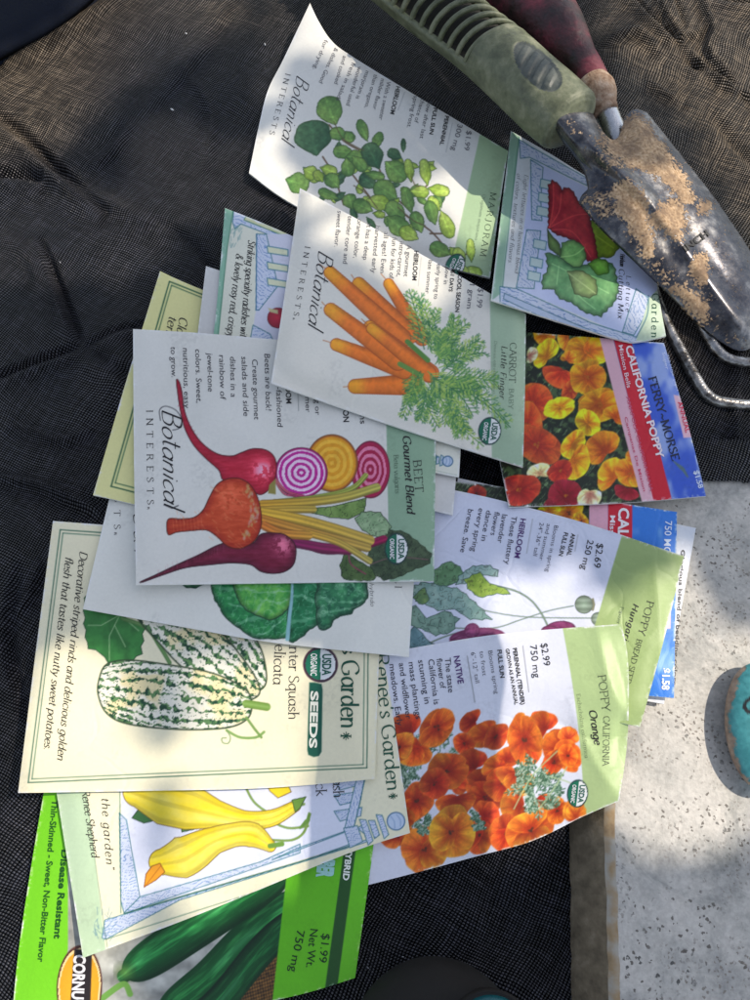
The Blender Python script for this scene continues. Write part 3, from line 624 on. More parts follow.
for x, y, r, c in ((275, 85, 32, C3), (310, 120, 42, C2), (262, 150, 26, C3), (95, 110, 45, C3), (185, 105, 48, C2), (120, 175, 48, C2), (80, 160, 40, C1), (280, 200, 40, C3), (240, 245, 40, C3), (310, 250, 40, C3), (350, 130, 32, C3), (320, 300, 40, C3), (215, 225, 46, C2), (130, 310, 44, C2), (75, 405, 36, C1), (90, 350, 30, C2), (180, 260, 34, C3), (305, 405, 40, C2), (330, 345, 34, C3),
        (355, 200, 40, C2), (370, 260, 42, C2), (390, 180, 36, C2), (240, 320, 46, C2), (150, 445, 52, C1), (228, 395, 72, C1), (475, 95, 40, C2), (430, 138, 56, C2), (405, 255, 52, C1), (520, 150, 42, C2), (552, 125, 26, C1), (550, 182, 36, C2), (510, 200, 30, C2), (400, 330, 46, C1), (380, 400, 44, C2), (445, 385, 58, C1), (520, 335, 30, C2), (575, 340, 40, C1), (480, 310, 26, C2)):
    flower(p, (x, y), r*(1.3 if r > 38 else 1.32)*(.8 if r > 60 else 1), np.array(c)*np.array([1, (.86+.16*((x*13+y*7) % 10)/10.), 1])*(.84+.2*((x*7+y*3) % 10)/10.), 2, part='poppy_flower_picture', dark=.66)
feather(p, (462, 285), 78, 5); feather(p, (450, 240), 50, 9); feather(p, (150, 385), 20, 15); feather(p, (300, 372), 22, 16)
# crossing leaf strokes
for q in ([(400, 330), (450, 240), (520, 170)], [(470, 330), (520, 260), (560, 190)], [(590, 290), (560, 260), (500, 240)]): p.line(q, 1.6, rgb(180, 200, 150), smooth=True, alpha=.7)
band(p, lambda P: 563+(P[:, 1]-630)*.115+4*np.sin((P[:, 1]-630)/60), rgb(176, 198, 138))
flower(p, (575, 340), 40, C1, 2, part='poppy_flower_picture', dark=.74); flower(p, (550, 182), 34, C2, 2, part='poppy_flower_picture', dark=.74)
p.seal(577.5, 793.5, 10.5, 14, .12)
p.fr(350, 600, 2.5)
for s_, x0, y0, x1, y1, h in (('meadows. Early', 98, 160, 118, 315, 15), ('and wildflower', 122, 158, 140, 298, 15), ('mass plantings', 146, 155, 165, 298, 15), ('stunning in', 170, 150, 187, 260, 15), ('California is', 195, 148, 210, 262, 15), ('flower of', 216, 147, 226, 222, 15), ('The state', 237, 145, 246, 232, 15)):
    p.t(s_, x0, y0, x1, y1, h, col=rgb(48, 46, 62))
for s_, x0, y0, x1, y1, h in (('6"-12" tall', 302, 130, 314, 208, 11), ('to frost', 324, 128, 332, 190, 11), ('Blooms spring', 345, 126, 362, 235, 11)): p.t(s_, x0, y0, x1, y1, h, col=rgb(80, 80, 90), w=-.5)
p.t('NATIVE', 259, 140, 270, 210, 15, col=V_, w=1.15, part='heading_lettering'); p.t('FULL SUN', 368, 124, 376, 195, 11, w=1.15, part='heading_lettering'); p.t('GROWN AS AN ANNUAL', 389, 122, 412, 262, 9, w=1.2, part='heading_lettering'); p.t('PERENNIAL (TENDER)', 407, 120, 428, 262, 10, w=1.8, part='heading_lettering')
p.t('750 mg', 450, 112, 460, 195, 17, part='price_lettering'); p.t('$2.99', 477, 108, 485, 165, 17, part='price_lettering')
p.line([(293, 140), (312, 255)], .7, (.4,)*3); p.line([(432, 115), (447, 230)], .7, (.4,)*3)
p.t('POPPY', 620, 188, 632, 280, 20, 'serif', part='title_lettering', col=rgb(70, 80, 60)); p.t('CALIFORNIA', 634, 290, 632, 415, 16, 'serif', part='title_lettering', col=rgb(70, 80, 60)); p.t('Orange', 598, 275, 612, 362, 18, 'ital', w=1., part='title_lettering'); p.t('Eschscholzia californica', 567, 235, 588, 395, 9, 'serif', col=rgb(95, 110, 85), part='title_lettering')
PK3 = p
# ---------------------------------------------------------------- cucumber packet
p = Packet([(56, 742), (378, 790)], [(378, 790), (373, 849), (355, 978)], [(10, 1040), (120, 1028), (281, 999), (355, 978)], [(56, 742), (43, 797), (20, 940), (10, 1040)], rgb(118, 204, 30),
           'bright green cucumber packet at the bottom of the heap, lettering on a yellow oval badge', GB)
p.fr(100, 780, 2.5)
def photo_bg(Q, sd): n = fbm(Q, 14, 5)[:, None]; return np.array(rgb(205, 205, 195))*(.55+.6*n)
p.poly([(-80, 20), (510, -20), (478, 240), (440, 560), (370, 700), (-120, 700), (-80, 420)], photo_bg, 'cucumber_photo')
def wick(Q, sd):
    w = np.sin((Q[:, 0]+Q[:, 1]*.5)*1.5)*np.sin((Q[:, 1]-Q[:, 0]*.8)*1.1); n = fbm(Q, 3, 2)
    return np.array(rgb(120, 84, 40))*(.45+.4*w+.7*n)[:, None]
p.poly([(200, 560), (300, 500), (360, 450), (455, 390), (440, 560), (300, 640), (200, 640)], wick, 'basket_photo')
def cuke(pts, w0, c0, c1, sd0, hl):
    P_ = cat(p.cv(pts), 10); c0 = np.array(c0); c1 = np.array(c1)
    def f(Q, t, s):
        st = fbm(np.stack([t*7, s*7], 1), 1., sd0)[:, None]; r = np.clip(1-np.abs(s-hl)**1.6, 0, 1)[:, None]
        c = c0*(.55+.55*r)+c1*np.clip(st-.45, 0, 1)*1.3*r
        return c+np.array([.2, .24, .2])*(np.exp(-((s-hl+.05)/.16)**2)*.6*np.clip(np.sin(t*9+sd0)+.4, 0, 1))[:, None]
    idx = p.bb(P_.min(0), P_.max(0), w0); Q = p.P[idx]; d, t, sd = dist_poly(Q, P_, False)
    ww = w0*np.sqrt(np.clip(1-(2*np.clip(t, .0, 1)-1)**6, .12, 1)); a = np.clip(.5+(ww/2-d), 0, 1)
    p.put(idx, a, np.clip(f(Q, t, sd/(ww/2)), 0, 1), 'cucumber_photo')
cuke([(150, 600), (270, 510), (380, 400), (520, 290)], 44, rgb(20, 88, 40), rgb(90, 150, 80), 3, -.2)
cuke([(60, 490), (150, 430), (280, 345), (470, 220)], 40, rgb(22, 96, 44), rgb(80, 150, 80), 8, -.15)
cuke([(180, 640), (290, 560), (400, 430), (500, 330)], 30, rgb(16, 78, 36), rgb(70, 130, 70), 11, .1)
p.ell((62, 480), 24, 22, lambda q, r: np.array(rgb(120, 160, 70))*(1.05-.5*r[:, None]), part='cucumber_photo', alpha=.6, soft=6)
p.line([(-10, 560), (20, 535), (60, 510), (75, 535)], 6, rgb(110, 160, 70), 'stem_photo', smooth=True)
p.poly([(482, 100), (660, 100), (700, 110), (650, 520), (640, 560), (430, 560)], lambda Q, sd: np.array(rgb(104, 196, 26))*(.98+.04*fbm(Q, 20, 1)[:, None]), 'green_band')
p.poly([(625, 60), (655, 60), (590, 540), (560, 540)], rgb(34, 84, 30), 'dark_green_band')
p.t('HYBRID', 617, 165, 607, 250, 15, col=rgb(240, 245, 235), w=2, part='band_lettering')
p.t('CUCUMBER', 556, 120, 543, 242, 38, col=rgb(170, 220, 215), w=4, part='title_lettering'); 
p.t('$1.99', 556, 382, 547, 455, 20, col=rgb(15, 50, 20), part='price_lettering'); p.t('Net Wt.', 526, 370, 515, 468, 20, col=rgb(15, 50, 20), part='price_lettering'); p.t('750 mg', 493, 373, 473, 478, 20, col=rgb(15, 50, 20), part='price_lettering')
p.fr(10, 850, 5.36)
p.t('Thin-Skinned - Sweet, Non-Bitter Flavor', 226, -270, 148, 600, 33, w=1.6, col=rgb(30, 90, 20)); p.t('Disease Resistant', 278, -5, 236, 475, 36, w=2, col=rgb(18, 80, 20))
p.ell((372, 735), 122, 225, lambda q, r: np.where((r > .93)[:, None], np.array(rgb(90, 50, 40)), np.where((r > .86)[:, None], np.array(rgb(240, 210, 150)), np.array(rgb(246, 178, 40))*(1-.1*r[:, None]))), .05, 'yellow_badge')
p.poly([(345, 530), (440, 540), (425, 1000), (310, 1000)], rgb(40, 32, 34), 'badge_band')
p.t('CORNUCOPIA', 344, 560, 322, 1000, 62, col=rgb(225, 222, 225), w=2.5, part='badge_lettering')
PK4 = p
# ---------------------------------------------------------------- Renee style packets
def urn(pk, c, r, ang):
    ca, sa = math.cos(ang), math.sin(ang)
    def q(x, y): return (c[0]+x*ca-y*sa, c[1]+x*sa+y*ca)
    for x0, x1, h in ((-130, -95, 26), (-85, -70, 34), (-65, -50, 24), (-42, -28, 32)):
        blueframe(pk, [q(x0, -h), q(x1, -h*.8), q(x1, h*.8), q(x0, h)], 3)
    pk.ell(c, r, r, lambda qq, rr: np.array(rgb(190, 206, 228))+.0*rr[:, None], part='urn_picture', line=rgb(50, 100, 140), lw=.9)
    for k in (-.4, .3): pk.line([q(k*r, -r*.7), q(k*r+r*.2, 0), q(k*r, r*.7)], .6, rgb(80, 120, 170), smooth=True)
p = Packet([(44, 706), (374, 604)], [(374, 604), (390, 695), (410, 833)], [(83, 958), (200, 914), (344, 855), (410, 833)], [(44, 706), (57, 795), (83, 958)], rgb(238, 232, 200),
           'yellow crookneck squash packet with blue sketched window frame, above the green cucumber packet', GB, bulge=.001)
p.fr(100, 780, 2.5)
# sage strip on the left, pale picture ground
p.poly([(-140, -200), (-38, 0), (-14, 190), (15, 430), (-50, 460), (-160, 0)], rgb(190, 212, 176), 'green_strip')
p.poly([(48, -180), (560, -180), (630, 0), (637, 160), (60, 332)], rgb(226, 229, 244), 'picture_panel')
blueframe(p, [(48, 82), (66, 100), (80, 180), (100, 292), (60, 334), (52, 300)], 1); blueframe(p, [(60, 332), (100, 292), (400, 205), (500, 160), (500, 182), (60, 334)], 2)
blueframe(p, [(5, 395), (12, 350), (60, 336), (500, 205), (640, 155), (668, 150), (660, 112), (640, 120), (430, 200), (490, 172), (640, 118), (678, 148), (676, 152), (200, 300), (15, 398)], 4)
for k, y in enumerate((-40, 0, 38, 78)):
    blueframe(p, [(585, y), (655, y-10), (652, y+12), (600, y+25)], 5+k)
blueframe(p, [(655, -60), (676, -60), (634, 122), (610, 128)], 9, ang=1.3)
p.line([(640, -80), (662, -10), (650, 60), (634, 122)], .7, rgb(50, 110, 120))
p.line([(48, -170), (52, 332)], .7, DG); p.line([(60, 334), (200, 292), (500, 204), (640, 160)], .9, DG); p.line([(15, 398), (200, 340), (500, 245), (690, 165)], .7, DG); p.line([(-38, 0), (-14, 190), (15, 398), (20, 425)], .6, rgb(70, 110, 80))
for k in range(26):
    rs = np.random.RandomState(k); a = (rs.uniform(-14, 30), rs.uniform(335, 405)); p.line([a, (a[0]+rs.uniform(-14, 14), a[1]-rs.uniform(8, 22))], .6, rgb(90, 130, 150))
urn(p, (740, 103), 22, -.33)
def squash(P_, w, c0, c1, sd0, part):
    P_ = cat(p.cv(P_), 10)
    idx = p.bb(P_.min(0), P_.max(0), max(w)/2); Q = p.P[idx]; d, t, s = dist_poly(Q, P_, False); ww = np.interp(t, np.linspace(0, 1, len(w)), w)
    s = s/(ww/2); n = fbm(np.stack([t*6, s*2.4], 1), 1., sd0)[:, None]
    c = np.array(c0)*(1-np.clip(n*1.1-.2, 0, 1))+np.array(c1)*np.clip(n*1.1-.2, 0, 1); c = c*(1-.16*np.abs(s)[:, None]**3)
    c = c*(1-.1*sst(.5, .8, np.sin(s*9+t*2))[:, None])
    p.put(idx, np.clip(.5+(ww/2-d), 0, 1), c, part); e = np.clip(1-np.abs(ww/2-d)/.8, 0, 1)
    p.put(idx, e, np.broadcast_to(np.array(rgb(120, 90, 30)), (len(idx), 3)), None)
Y0, Y1 = rgb(250, 222, 40), rgb(252, 240, 140)
p.poly([(80, 95), (100, 68), (140, 100), (110, 108)], rgb(60, 110, 60), 'leaf_picture', line=rgb(30, 60, 40)); p.poly([(200, 110), (255, 98), (260, 118), (205, 130)], rgb(80, 130, 70), 'leaf_picture', line=rgb(30, 60, 40))
for q in ([(365, 20), (390, 60), (440, 85), (510, 60)], [(420, 100), (470, 120), (520, 115)], [(430, 150), (480, 150), (510, 130), (525, 85)]): p.line(q, 2.4, lambda Q, t, s: np.array(rgb(130, 160, 80))-.1*np.abs(s)[:, None], 'stem_picture', smooth=True)
p.line([(500, 120), (520, 100), (522, 82)], 4.5, rgb(100, 140, 60), 'stem_picture', taper=(.5, 1, .3)); p.poly([(415, 10), (470, 12), (478, 30), (445, 45), (425, 28)], rgb(248, 220, 40), 'squash_picture', line=rgb(120, 90, 30))
squash([(95, 30), (180, 55), (270, 80), (360, 100), (430, 95), (488, 65)], [30, 50, 46, 28, 19, 17, 11], Y0, Y1, 4, 'squash_picture')
p.poly([(480, 50), (515, 42), (500, 70), (488, 80)], rgb(110, 150, 60), 'stem_picture', line=rgb(50, 80, 40))
squash([(155, 205), (215, 190), (290, 150), (370, 135), (425, 165)], [26, 42, 36, 27, 24, 25, 12], Y0, Y1, 7, 'squash_picture')
p.line([(425, 165), (455, 160)], 5, rgb(110, 150, 60), 'stem_picture')
p.poly([(110, 268), (115, 235), (130, 215), (150, 208), (162, 230), (140, 250)], rgb(236, 158, 40), 'blossom_picture', line=rgb(140, 80, 20)); p.line([(112, 266), (152, 215)], .7, rgb(170, 90, 20))
p.fr(0, 720, 1.744)
p.t('pick them in the garden"', 166, -10, 186, 260, 14, 'ital', col=rgb(60, 58, 50), w=.3); p.t('Renee Shepherd', 142, 122, 160, 240, 14, 'ital', col=rgb(60, 58, 50), w=.3)
p.fr(330, 590, 3.7)
p.t("Renee's Garden", 165, 235, 212, 745, 52, 'serif', col=DG, w=.25, part='brand_lettering'); p.t('+', 214, 748, 218, 788, 38, 'serif', col=DG, w=.1, part='brand_lettering')
p.fr(0, 720, 1.744); p.t('Summer Squash', 572, -20, 582, 136, 18, 'serif', part='title_lettering'); p.t('Crookneck', 545, 20, 552, 134, 18, 'serif', part='title_lettering'); PK5 = p
# ---------------------------------------------------------------- striped winter squash packet
p = Packet([(53, 521), (385, 546)], [(385, 546), (379, 660), (375, 779)], [(18, 793), (140, 791), (267, 788), (375, 779)], [(53, 521), (36, 650), (18, 793)], rgb(242, 234, 200),
           'cream packet with green striped winter squash and double green border', GB, bulge=.001)
p.fr(0, 500, 1.875)
for k, (a, b, c, d) in enumerate((((113, 56), (692, 95), (688, 502), (53, 530)), ((118, 62), (685, 100), (681, 496), (60, 523)))):
    q = [a, b, c, d, a]
    for j in range(4): p.line([q[j], q[j+1]], 1.0 if k == 0 else .8, DG, 'green_border')
def stripes(poly, axis, sd0, part, lo=rgb(236, 232, 215)):
    P_ = cat(p.cv(poly), 6, True); ax = p.cv(axis); d0 = ax[1]-ax[0]; L = np.hypot(*d0); d0 = d0/L; nn = np.array([-d0[1], d0[0]])
    hw = np.abs((P_-ax[0])@nn).max()
    def f(Q, sd):
        x = (Q-ax[0])@d0; y = (Q-ax[0])@nn; tx = np.clip(x/L, 0, 1); wy = y/(hw*np.sqrt(np.clip(1-(2*tx-1)**2*.72, .1, 1)))
        wy = np.arcsin(np.clip(wy, -.999, .999))/1.57
        wob = (fbm(np.stack([x/4.6, wy*5], 1), 1., sd0)-.5)*1.7
        ph = wy*4.1+wob*.42; band_ = np.abs(ph-np.round(ph)); thick = .17+.16*(fbm(np.stack([x/3.3, np.round(ph)*9], 1), 1., sd0+5)-.5)*3
        m = 1-sst(thick-.04, thick+.05, band_)
        bl = fbm(Q, 2.4, sd0+9); spots = sst(.66, .71, fbm(np.stack([x/2.6, y/1.5], 1), 1., sd0+2))*sst(.22, .3, band_)
        yel = sst(.52, .7, fbm(Q, 22, sd0+7))[:, None]
        c = np.array(lo)*(1-yel*.5)+np.array(rgb(240, 214, 130))*yel*.5
        g = np.array(rgb(30, 70, 48))*(1-sst(.4, .6, bl))[:, None]+np.array(rgb(96, 136, 84))*sst(.4, .6, bl)[:, None]
        mm = np.clip(m+spots, 0, 1)[:, None]
        return (c*(1-mm)+g*mm)*(.9+.1*sst(0, 3, sd))[:, None]
    p.poly(P_, f, part, raw=True, line=rgb(46, 66, 40), lw=1.15)
p.poly(serration(np.array([(170, 180), (225, 215), (268, 240), (262, 290), (240, 300), (215, 310), (200, 300), (190, 285), (165, 275), (160, 230), (160, 190)]), .08, 3), lambda Q, sd: np.array(rgb(60, 130, 62))*(.8+.35*fbm(Q, 7, 3)[:, None]), 'leaf_picture', line=rgb(30, 70, 40))
for q in ([(225, 215), (205, 255), (205, 300)], [(225, 215), (190, 235), (165, 235)], [(225, 215), (260, 245)], [(215, 235), (235, 275)]): p.line(q, .8, rgb(170, 205, 150))
p.line([(230, 222), (275, 240), (300, 275), (318, 305)], 4, lambda Q, t, s: np.array(rgb(110, 150, 90))-.12*np.abs(s)[:, None], 'stem_picture', smooth=True)
stripes([(330, 215), (440, 225), (485, 270), (500, 330), (490, 355), (465, 350), (400, 290)], [(340, 200), (490, 350)], 31, 'squash_picture')
stripes([(255, 215), (300, 215), (400, 240), (450, 290), (485, 345), (480, 370), (440, 372), (350, 320), (300, 270)], [(250, 200), (485, 372)], 22, 'squash_picture')
stripes([(186, 335), (200, 308), (240, 300), (310, 308), (400, 325), (460, 355), (472, 385), (462, 412), (420, 428), (330, 430), (240, 420), (200, 400), (184, 365)], [(184, 350), (472, 385)], 12, 'squash_picture')
p.line([(462, 382), (500, 388)], 8, lambda Q, t, s: np.array(rgb(140, 175, 90))-.15*np.abs(s)[:, None], 'stem_picture')
p.line([(425, 432), (450, 445), (480, 445), (495, 435)], 2.6, rgb(130, 165, 90), 'stem_picture', smooth=True); p.line([(462, 408), (478, 430), (490, 445)], 2.6, rgb(120, 155, 80), 'stem_picture')
p.line([(425, 432), (432, 445), (428, 456), (418, 455), (416, 447), (424, 446)], 1, rgb(110, 140, 90), smooth=True)
for s_, x0, y0, x1, y1 in (('Decorative striped rinds and delicious golden', 150, 95, 107, 487), ('flesh that tastes like nutty sweet potatoes.', 123, 105, 82, 468)): p.t(s_, x0, y0, x1, y1, 15, 'ital', col=rgb(52, 52, 46), w=.35)
p.t('Winter Squash', 543, 240, 541, 412, 19, 'serif', part='title_lettering'); p.t('Delicata', 517, 250, 512, 346, 20, 'serif', part='title_lettering')
p.t("Renee's", 642, 130, 642, 290, 27, 'serif', col=DG, w=.5, part='brand_lettering'); p.t('Garden', 641, 300, 639, 428, 33, 'serif', col=DG, w=.3, part='brand_lettering'); p.t('+', 638, 432, 637, 452, 24, 'serif', col=DG, w=.1, part='brand_lettering')
SB = [(590, 342), (603, 345), (605, 355), (603, 472), (598, 480), (588, 482), (578, 478), (576, 468), (580, 342)]
p.poly(SB, rgb(24, 92, 72), 'seeds_badge'); p.t('SEEDS', 583, 358, 580, 465, 14, col=rgb(240, 240, 225), w=2.2, part='badge_lettering')
def seal2(p, cx, cy, rx, ry):
    p.ell((cx, cy), rx, ry, lambda q, r: np.where((r > .86)[:, None], np.array(rgb(70, 45, 60)), np.where((q[:, 0] < .0)[:, None], np.array(rgb(28, 112, 84)), np.array(rgb(238, 240, 238)))), part='organic_seal', raw=True)
    p.t('USDA', cx+rx*.12, cy-ry*.6, cx+rx*.10, cy+ry*.6, rx*.5, col=rgb(20, 95, 75), w=1.5, part='seal_lettering', raw=True); p.t('ORGANIC', cx-rx*.55, cy-ry*.62, cx-rx*.57, cy+ry*.62, rx*.36, col=(.93,)*3, w=1., part='seal_lettering', raw=True)
seal2(p, 320.5, 664.5, 17.5, 18); PK6 = p
# ---------------------------------------------------------------- cabbage packet
p = Packet([(133, 402), (428, 430)], [(428, 430), (414, 582), (409, 657)], [(83, 609), (200, 630), (277, 643), (409, 657)], [(133, 402), (109, 500), (83, 609)], rgb(234, 233, 224),
           'white packet with dark green leafy head, tucked under the beet packet', GB)
p.fr(200, 570, 3.26)
def cab(pts, c0, c1, s0, ang=1.2, fq=9):
    P_ = cat(p.cv(pts), 6, True); P_ = P_+(np.stack([fbm(P_, 5, s0), fbm(P_, 5, s0+9)], 1)-.5)*5; c0, c1 = np.array(c0), np.array(c1); lo = P_.mean(0)
    def f(Q, sd):
        n = fbm(Q, 7, s0)[:, None]; th = np.arctan2(Q[:, 1]-lo[1]-6, Q[:, 0]-lo[0]-45); v = (sst(.80, .97, np.sin(th*fq*1.6+5*fbm(Q, 14, s0+1)))*.8+.7*sst(.8, .97, np.sin(fbm(Q, 9, s0+3)*22)))[:, None]; n = np.clip(n+.9*(fbm(Q, 3.2, s0+8)[:, None]-.5), 0, 1)
        c = c0*(1-n)+c1*n; c = c*(1-v*.5)+np.array(rgb(150, 200, 160))*v*.5
        return c*(.72+.36*sst(0, 6, sd))[:, None]
    p.poly(P_, f, 'cabbage_picture', raw=True, line=rgb(20, 60, 40), lw=.8)
GA, GB2 = rgb(14, 92, 52), rgb(62, 158, 84)
cab([(-60, 40), (-30, -30), (60, -40), (80, 30), (20, 45), (-30, 62)], rgb(20, 80, 50), rgb(50, 130, 70), 1)
cab([(40, 60), (55, -20), (200, -80), (330, -60), (320, 60), (300, 200), (240, 228), (170, 215), (100, 170), (60, 120)], GA, GB2, 2, fq=11)
cab([(290, 120), (320, -40), (440, -60), (470, 40), (420, 130), (380, 180), (320, 225), (292, 225)], GA, rgb(50, 140, 90), 3, fq=12)
cab([(380, 60), (430, -50), (540, -40), (545, 50), (540, 95), (495, 140), (440, 160), (415, 190), (385, 180)], rgb(20, 80, 56), rgb(70, 150, 96), 5, fq=9)
cab([(110, 20), (150, -40), (250, -40), (300, 40), (290, 120), (240, 160), (170, 140), (120, 90)], rgb(50, 140, 60), rgb(130, 200, 90), 7, fq=8)
p.line([(300, -10), (300, 80), (292, 150), (285, 225)], 3.2, rgb(150, 200, 205), smooth=True, taper=(.4, 1, 1.3)); 
p.t('(hybrid)', 552, 30, 556, 118, 14, 'ital', col=rgb(60, 60, 60), part='title_lettering'); p.t('BROCCOLI', 640, -160, 636, 60, 22, 'serif', part='title_lettering')
p.fr(0, 500, 1.875); p.t('INTERESTS', 214, -160, 214, 55, 12, 'serif', part='brand_lettering'); p.t('R', 214, 60, 214, 66, 5, part='brand_lettering'); p.t('Botanical', 243, -170, 252, 100, 22, 'script', part='brand_lettering'); PK7 = p
# ---------------------------------------------------------------- pale yellow packet, left
p = Packet([(160, 271), (203, 290), (345, 345)], [(345, 345), (300, 545)], [(93, 495), (133, 504), (300, 545)], [(160, 271), (125, 385), (93, 495)], rgb(234, 229, 160),
           'pale yellow packet with double dark green border line, leftmost in the heap', GB)
p.fr(80, 200, 2.885)
for a, b, c, d, w in (((258, 235), (700, 410), (600, 960), (90, 826), 1.3), ((264, 246), (690, 418), (590, 945), (102, 816), .9)):
    for q in ((a, b), (a, d), (d, c)): p.line(q, w, rgb(24, 84, 54), 'green_border')
p.t('Classic', 288, 335, 268, 430, 26, 'ital', w=.2); p.t('tender', 258, 332, 236, 430, 26, 'ital', w=.2); PK8 = p
# ---------------------------------------------------------------- plain grey white packet between
p = Packet([(206, 266), (466, 352)], [(466, 352), (453, 515)], [(183, 452), (453, 515)], [(206, 266), (183, 452)], rgb(216, 214, 210),
           'plain off-white packet end, sandwiched between the pale yellow packet and the radish packet', GB)
PK9 = p
# ---------------------------------------------------------------- radish packet
p = Packet([(225, 208), (290, 235), (468, 318)], [(468, 318), (459, 477)], [(196, 428), (459, 477)], [(225, 208), (213, 339), (196, 428)], rgb(226, 226, 208),
           'radish packet with mint green left edge and sketched window frame, under the carrot packet', GB)
p.fr(150, 210, 5)
p.poly([(372, -10), (415, 5), (385, 200), (340, 650), (290, 1120), (230, 1120), (340, 100)], rgb(140, 186, 160), 'green_strip'); p.line([(415, 5), (385, 200), (338, 650), (288, 1100)], .8, rgb(40, 110, 80))
blueframe(p, [(420, 0), (470, 20), (750, 130), (760, 190), (690, 160), (455, 70), (425, 95), (412, 60)], 1, ang=.4); p.poly([(480, 30), (760, 140), (760, 165), (470, 50)], rgb(214, 216, 170), 'window_frame_picture', line=rgb(60, 120, 90))
for k in range(20):
    rs = np.random.RandomState(k+40); a = (rs.uniform(400, 450), rs.uniform(95, 190)); p.line([a, (a[0]+rs.uniform(-5, 18), a[1]-20)], .6, rgb(100, 150, 150))
p.poly([(580, 120), (800, 120), (800, 900), (500, 680), (530, 500), (560, 300)], rgb(214, 214, 228), 'picture_panel'); blueframe(p, [(532, 120), (582, 122), (640, 380), (600, 430), (545, 500), (530, 500)], 2, ang=.9)
for a in (180, 260, 340): p.poly([(585, a), (690, a+18), (690, a+50), (590, a+35)], rgb(222, 224, 190), 'window_frame_picture', line=rgb(70, 130, 150), lw=.8)
blueframe(p, [(515, 575), (600, 620), (640, 700), (495, 680)], 3)
p.line([(534, 120), (530, 500), (545, 500)], .9, rgb(50, 110, 150))
p.ell((640, 540), 52, 50, lambda q, r: np.array(rgb(190, 30, 60))*(1.15-.35*r[:, None]), part='radish_picture', line=rgb(110, 20, 40)); p.poly([(590, 490), (640, 500), (640, 520), (600, 510)], rgb(200, 190, 140), 'radish_picture')
p.t('Striking specialty radishes with', 492, 148, 448, 650, 38, 'ital', w=.15); p.t('& lovely rosy red, crispy mild', 432, 215, 372, 720, 38, 'ital', w=.15)
p.fr(400, 430, 5.77)
p.poly([(150, 60), (345, 100), (338, 272), (150, 232)], rgb(228, 228, 214), 'picture_panel')
urn(p, (275, 180), 29, .1)
p.line([(150, 222), (330, 262)], .6, rgb(150, 170, 150)); p.t("Garden", 262, -60, 262, 78, 28, 'serif', col=DG, part='brand_lettering'); PK10 = p
# ---------------------------------------------------------------- front poppy photo packet
p = Packet([(474, 328), (524, 332), (664, 343)], [(664, 343), (688, 425), (706, 496)], [(509, 507), (620, 503), (706, 496)], [(474, 328), (494, 430), (509, 507)], rgb(60, 130, 215),
           'packet with a photo of orange and yellow poppies and a long red title stripe', GB)
orange_mix(p, lambda y: 600+(y-335)*.262, 14); p.fr(500, 320, 3.41)
for x, y, r, c in ((20, 330, 40, RO), (150, 50, 35, OR), (215, 62, 34, OR), (150, 110, 50, YE), (110, 120, 26, PY), (300, 105, 58, OY), (235, 125, 26, OR), (205, 200, 52, RO), (240, 240, 28, RO), (298, 195, 48, OR), (110, 285, 55, RO), (202, 300, 42, YE), (95, 360, 60, RO), (340, 290, 58, OR), (400, 320, 36, OR), (300, 350, 38, YE), (125, 425, 70, RO), (345, 430, 54, OR), (250, 425, 42, OY), (268, 490, 52, OY), (375, 520, 50, OR), (445, 520, 42, OR), (135, 512, 34, PY), (205, 515, 34, RE), (65, 580, 58, RE), (30, 560, 30, RE), (225, 603, 50, CR), (305, 612, 46, PY), (430, 592, 34, CR), (170, 640, 26, CR), (460, 470, 26, OR), (10, 200, 30, OR)):
    flower(p, (x, y), r*1.32, c, 8, part='poppy_flower_photo', dark=.8, eye=rgb(190, 110, 20))
def fb(x0, x1, t0=338, t1=600): return None
p.poly([(338, 55), (385, 60), (528, 620), (485, 625)], rgb(240, 188, 200), 'pink_band')
p.poly([(385, 55), (445, 62), (588, 615), (525, 620)], rgb(216, 30, 52), 'red_band')
def sky2(Q, sd): n = sst(.42, .68, fbm(Q*np.array([1, .6]), 20, 77))[:, None]; return np.array(rgb(58, 96, 208))*(1-n*.7)+np.array(rgb(196, 210, 240))*n*.7
p.poly([(445, 55), (570, 70), (720, 620), (588, 620)], sky2, 'sky_band')
p.t('CALIFORNIA POPPY', 427, 90, 536, 474, 25, col=rgb(250, 232, 235), w=1.8, part='title_lettering'); p.t('Mission Bells', 404, 85, 434, 232, 14, col=rgb(250, 220, 226), w=.6, part='subtitle_lettering')
p.t('AMAPOLA CALIFORNIANA', 430, 262, 512, 585, 11.5, col=rgb(216, 90, 120), w=.8, part='subtitle_lettering'); p.t('Campanas De Mision', 424, 330, 489, 585, 9.5, col=rgb(216, 90, 120), w=.5, part='subtitle_lettering')
p.t('FERRY~MORSE', 506, 197, 588, 482, 27, 'serif', col=rgb(30, 40, 70), w=1.1, part='brand_lettering')
p.poly([(592, 255), (628, 262), (658, 400), (626, 402)], rgb(240, 190, 204), 'annual_label'); p.t('ANNUAL', 606, 280, 634, 385, 15, col=rgb(225, 60, 90), w=1, part='annual_lettering'); p.t('Super', 552, 110, 566, 170, 11, col=rgb(210, 220, 245), w=.5, part='weight_lettering'); p.t('750 MG', 566, 118, 582, 180, 9, col=rgb(190, 205, 240), part='weight_lettering')
p.t('$1.58', 660, 515, 678, 575, 17, col=rgb(225, 235, 250), w=1.2, part='price_lettering')
p.line([(590, 480), (625, 510), (640, 535)], 4, rgb(90, 120, 130), taper=(.2, 1, .4)); PK11 = p
